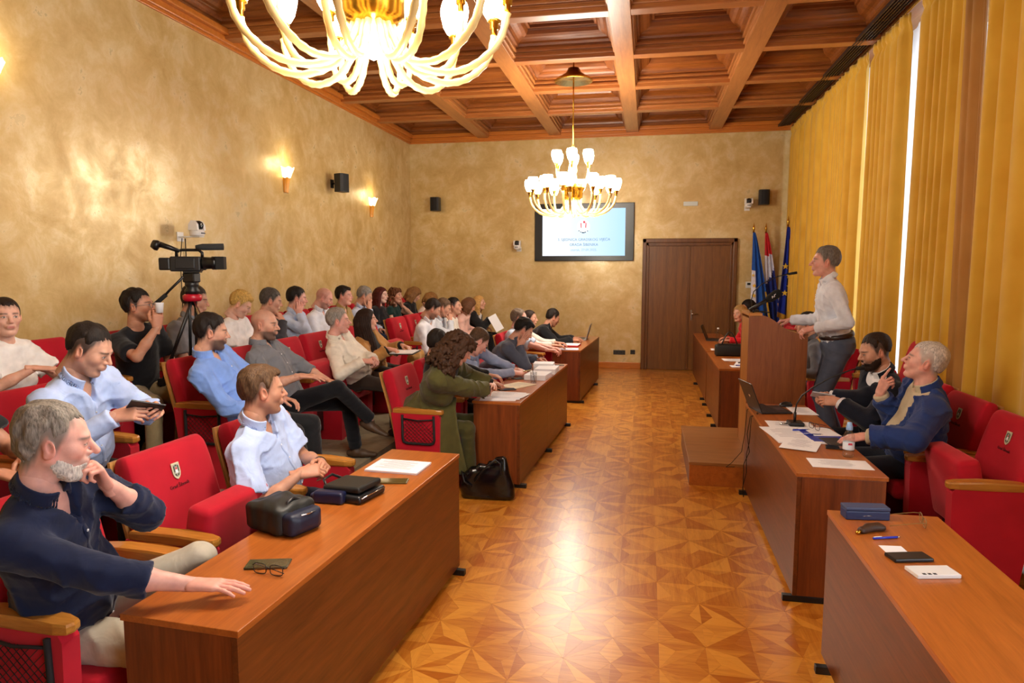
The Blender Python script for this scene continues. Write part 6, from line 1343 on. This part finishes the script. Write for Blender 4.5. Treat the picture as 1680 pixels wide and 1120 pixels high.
# laptop desk on the podium side
laptop(.835, 5.435, radians(13), 'open dark laptop with its lid toward the aisle on the desk by the podium', 112, '#1c1c1f', True, .27, .235)
mo = empty('computer_mouse', (1.10, 5.655, Z), .4); tag(mo, 'black computer mouse behind the open laptop', 'mouse')
s = SDF((-.08, -.05, -.01), (.08, .05, .06), .004); s.ell((0, 0, .004), (.058, .032, .034), k=0); s.plane((0, 0, 0), (0, 0, -1)); blob_bag('mouse_shell', s, M_BLK, mo); MB().tube([(.04, 0, .024), (.04, 0, .036)], .004, 8).build('scroll_wheel', M_BLKR, mo)
sheet(1.185, 5.49, .17, .29, .05, 'white sheet beside the laptop, under the phone-reading man', lines=True)
sheet(1.0, 4.98, .30, .21, .0, 'white printed sheet lying under the gooseneck microphone')
g2 = empty('gooseneck_microphone', (1.03, 4.97, Z+.0012)); tag(g2, 'black gooseneck desk microphone curving toward the seated men', 'microphone', 'gooseneck microphones')
MB().box((-.045, -.06, 0), (.055, .06, .026), .008).build('microphone_base', M_BLK, g2); MB().tube([(0, 0, .026), (0, 0, .09)], .010, 10).build('stem', M_BLK, g2)
MB().tube([(0, 0, .09), (.008, 0, .15), (.04, 0, .21), (.11, 0, .27), (.22, 0, .34), (.34, 0, .395), (.39, 0, .41)], .005, 8).build('gooseneck', M_BLK, g2); MB().tube([(.38, 0, .408), (.43, 0, .415)], [.012, .014], 10).build('capsule', M_BLKR, g2)
MB().tube([(-.1, -.02, .008), (-.05, -.01, .012)], .006, 8).build('plug', M_CHROME, g2)
sheet(.965, 4.66, .30, .42, .12, 'large white sheets spread over the desk edge below the microphone', n=3, fan=.012, name='spread_papers')
sheet(.955, 4.40, .21, .30, -.35, 'white sheet with faint signature poking out of the spread papers', z=Z+.0055, lines=True)
fo = MB().box((-.11, -.16, 0), (.11, .16, .008), .002).build('folder', plain('blue_folder', '#1c2f9a', .4), None, (1.145, 4.66, Z+.0), (0, 0, .1)); tag(fo, 'blue plastic folder under papers in front of the man in the blue jacket', 'folder')
sheet(1.15, 4.75, .17, .24, .15, 'white sheets on the blue folder', n=2, fan=.006, z=Z+.0085, lines=False)
spectacles(1.12, 4.80, radians(200), 'dark-framed eyeglasses lying open on the white sheets', '#151c3a', z=Z+.014, folded=False); pen(1.03, 4.78, .3, 'blue pen on the spread papers beside the eyeglasses', '#2340b8', z=Z+.0065); pen(1.08, 4.66, .1, 'navy and white pen beside the blue folder', '#1c2a80', z=Z+.0065)
phone(1.165, 4.36, radians(80), 'black phone behind the water bottle', '#1c1c20'); MB().box((-.06, -.09, 0), (.06, .09, .012), .004).build('notebook', plain('dark_notebook', '#2b2320', .6), None, (1.17, 4.50, Z), (0, 0, .2)); tag(bpy.data.objects['notebook'], 'dark brown pocket notebook beside the blue folder', 'notebook')
bt = empty('water_bottle', (1.165, 4.175, Z)); tag(bt, 'small clear plastic water bottle with pale blue cap', 'bottle')
MB().lathe([(.0, .0), (.026, .0), (.030, .006), (.031, .03), (.029, .036), (.031, .042), (.031, .09), (.029, .095), (.031, .10), (.030, .125), (.022, .145), (.014, .152), (.0135, .16), (.0, .16)], 24).build('bottle_body', glassmat('bottle_plastic', (.93, .97, 1, 1), .04), bt)
MB().lathe([(.0315, .045), (.0318, .046), (.0318, .088), (.0315, .089)], 24).build('bottle_label', plain('bottle_label_print', '#dbe6f2', .5), bt); MB().prism([(-.012, 0), (.012, 0), (.010, .012), (-.010, .012)], .0, .0006, xf=Matrix.Translation((0, -.0322, .075)) @ Matrix(((1, 0, 0, 0), (0, 0, -1, 0), (0, 1, 0, 0), (0, 0, 0, 1)))).build('label_mark', plain('label_red', '#c23a50', .5), bt)
MB().lathe([(.0, .158), (.017, .158), (.018, .162), (.018, .178), (.014, .19), (.012, .203), (.0, .205)], 20).build('bottle_cap', plain('pale_blue_cap', '#8fb4e4', .4), bt)
sheet(1.075, 4.005, .315, .185, -.02, 'white printed sheet at the near end of the laptop desk')
for i, pts in enumerate(([(.83, 5.56, .725), (.795, 5.56, .70), (.785, 5.57, .50), (.77, 5.60, .35), (.70, 5.62, .25), (.66, 5.64, .206), (.73, 5.66, .205)], [(.84, 5.30, .727), (.79, 5.29, .70), (.782, 5.30, .50), (.77, 5.34, .40), (.778, 5.36, .25), (.76, 5.40, .12), (.775, 5.45, .03)], [(.84, 5.33, .727), (.788, 5.34, .69), (.775, 5.37, .55), (.79, 5.33, .42), (.765, 5.42, .30), (.77, 5.45, .10), (.78, 5.47, .02)])):
    o = MB().tube([Vector(p) for p in pts], .0028, 6).build('laptop_cable', M_BLKR); tag(o, ('thin black cable hanging from the laptop onto the step', 'black cable hanging down the desk front below the laptop', 'second black cable twisted down the desk front below the laptop')[i], 'cable')
# near right desk
cs = empty('spectacle_case', (.955, 3.135, Z), .12); tag(cs, 'navy blue spectacle case at the end of the right-hand near desk', 'case')
MB().box((-.092, -.034, 0), (.092, .034, .040), .005).build('case_body', plain('navy_case', '#26345e', .5), cs); MB().box((-.0925, -.0345, .0405), (.0925, .0345, .056), .004).build('case_lid', plain('navy_case_lid', '#3a4668', .5), cs)
MB().tube([(-.02, -.0347, .018), (.0, -.0347, .021), (.02, -.0347, .018)], .0009, 5).build('case_mark', M_CHROME, cs)
spectacles(1.17, 3.09, radians(-8), 'thin gold-rimmed eyeglasses lying open beside the navy case', '#8a6a3a')
kp = empty('key_pouch', (.925, 2.965, Z), .5); tag(kp, 'brown key pouch with metal end lying beside the navy case', 'pouch')
s = SDF((-.08, -.05, -.02), (.09, .05, .05), .005); s.cap((-.04, 0, .008), (.05, .01, .012), .018, k=0); s.cap((.0, .01, .016), (.06, -.01, .012), .012, k=.02); s.plane((0, 0, 0), (0, 0, -1)); blob_bag('pouch_body', s, plain('brown_leather', '#3a2214', .5), kp); MB().tube([(-.05, -.004, .01), (-.075, -.008, .006)], [.009, .006], 8).build('key', M_BRASS, kp)
pen(.965, 2.895, .33, 'blue ballpoint pen on the right-hand near desk', '#2a3cc0')
sheet(.96, 2.785, .085, .075, .1, 'small white note under the black wallet', lines=False)
MB().box((-.075, -.035, 0), (.075, .035, .014), .004).build('wallet', plain('black_wallet', '#121318', .35), None, (.985, 2.705, Z), (0, 0, .25)); tag(bpy.data.objects['wallet'], 'flat black wallet lying between the note and the white box', 'wallet')
wb = empty('white_box', (1.02, 2.582, Z), .22); tag(wb, 'flat white box with three dark squares on the near right desk', 'box')
MB().box((-.078, -.04, 0), (.078, .04, .014), .002).build('box_body', M_WHITE, wb)
for k in range(3): MB().box((-.055+k*.019, -.036, .014), (-.043+k*.019, -.024, .0145)).build('dark_square', M_INK, wb)
# far right desks
hb = empty('handbag', (1.03, 8.90, Z), .05); tag(hb, 'black structured handbag with arched handle beyond the podium', 'bag')
MB().box((-.17, -.07, 0), (.17, .07, .14), .02).build('bag_body', LEATH2, hb); MB().tube([(-.10+.20*k/12, -.02, .13+.17*sin(pi*k/12)) for k in range(13)], .008, 8).build('handle', LEATH, hb); MB().box((-.14, -.05, .138), (.14, .05, .15), .004).build('zip_panel', LEATH, hb)
sheet(1.06, 8.45, .30, .21, .05, 'white papers in front of the black handbag', n=4, fan=.015); sheet(1.12, 8.15, .21, .30, -.2, 'white sheet with blue pen beyond the podium', n=2, fan=.01); sheet(1.10, 7.92, .30, .16, .1, 'nearest white papers on the desk beyond the podium', n=3, fan=.012)
pen(1.05, 7.95, .2, 'blue pen on the papers beyond the podium', '#3a34b0', z=Z+.005); pen(1.10, 8.2, .5, 'dark pen on the white sheet beyond the podium', '#22222a', z=Z+.004)
sheet(1.02, 9.55, .3, .21, .0, 'white papers behind the black handbag', n=3, fan=.01)
laptop(.93, 10.9, radians(-10), 'open black laptop on the farthest desk by the door', 112, '#1c1c1f', False, .33, .23)
bt2 = empty('water_bottle', (1.05, 10.50, Z)); tag(bt2, 'clear plastic bottle on the farthest desk before the woman in red', 'bottle')
MB().lathe([(.0, .0), (.03, .0), (.032, .02), (.032, .14), (.02, .175), (.013, .185), (.013, .20), (0, .2)], 16).build('bottle_body', glassmat('bottle_plastic', (.93, .97, 1, 1), .04), bt2); MB().lathe([(.0, .198), (.016, .198), (.016, .22), (0, .222)], 12).build('bottle_cap', M_WHITE, bt2)
# things held by people
phone(-2.325, 2.80, 0, 'black phone held up by the man in the pale blue shirt with glasses', z=1.150, tilt=(radians(-20), radians(-35), radians(-25)))
phone(1.27, 5.24, 0, 'phone held by the bearded man in the dark suit', '#b8bcc4', z=.885, tilt=(radians(10), radians(35), radians(90)))
cu = empty('paper_cup', (-3.455, 4.345, 1.49)); tag(cu, 'small white cup held up by the man in black', 'cup')
MB().lathe([(.0, 0), (.024, 0), (.031, .07), (.032, .072), (.029, .07), (.022, .004), (0, .004)], 18).build('cup_body', M_PAPER, cu)
bd = empty('clipboard', (-2.44, 6.66, .945), .1); tag(bd, 'papers on a dark board on the lap of the woman in the camel blazer', 'clipboard')
MB().box((-.13, -.18, 0), (.13, .18, .008), .002).build('board', M_BLK, bd); MB().box((-.12, -.16, .008), (.11, .16, .014)).build('sheet', M_PAPER, bd)
pp = MB().box((-.004, -.10, -.14), (0, .10, .14)).build('paper_sheet', M_PAPER, None, (-2.42, 10.92, .93), (radians(18), radians(-25), radians(-35))); tag(pp, 'white sheet held by the blonde woman in the black jacket', 'paper')
tbg = empty('cloth_bag', (-2.48, 7.12, .80)); tag(tbg, 'tan cloth bag resting beside the woman in the camel blazer', 'bag')
s = SDF((-.16, -.18, -.05), (.16, .18, .16), .012); s.cap((0, -.09, .03), (0, .09, .03), .065, k=0); s.cap((0, -.05, .08), (.02, .06, .07), .045, k=.05); s.disp(lambda x, y, z: (.006*np.sin(50*y+30*x)).astype(np.float32), .03); blob_bag('bag_body', s, fabric('#b88d4e'), tbg)
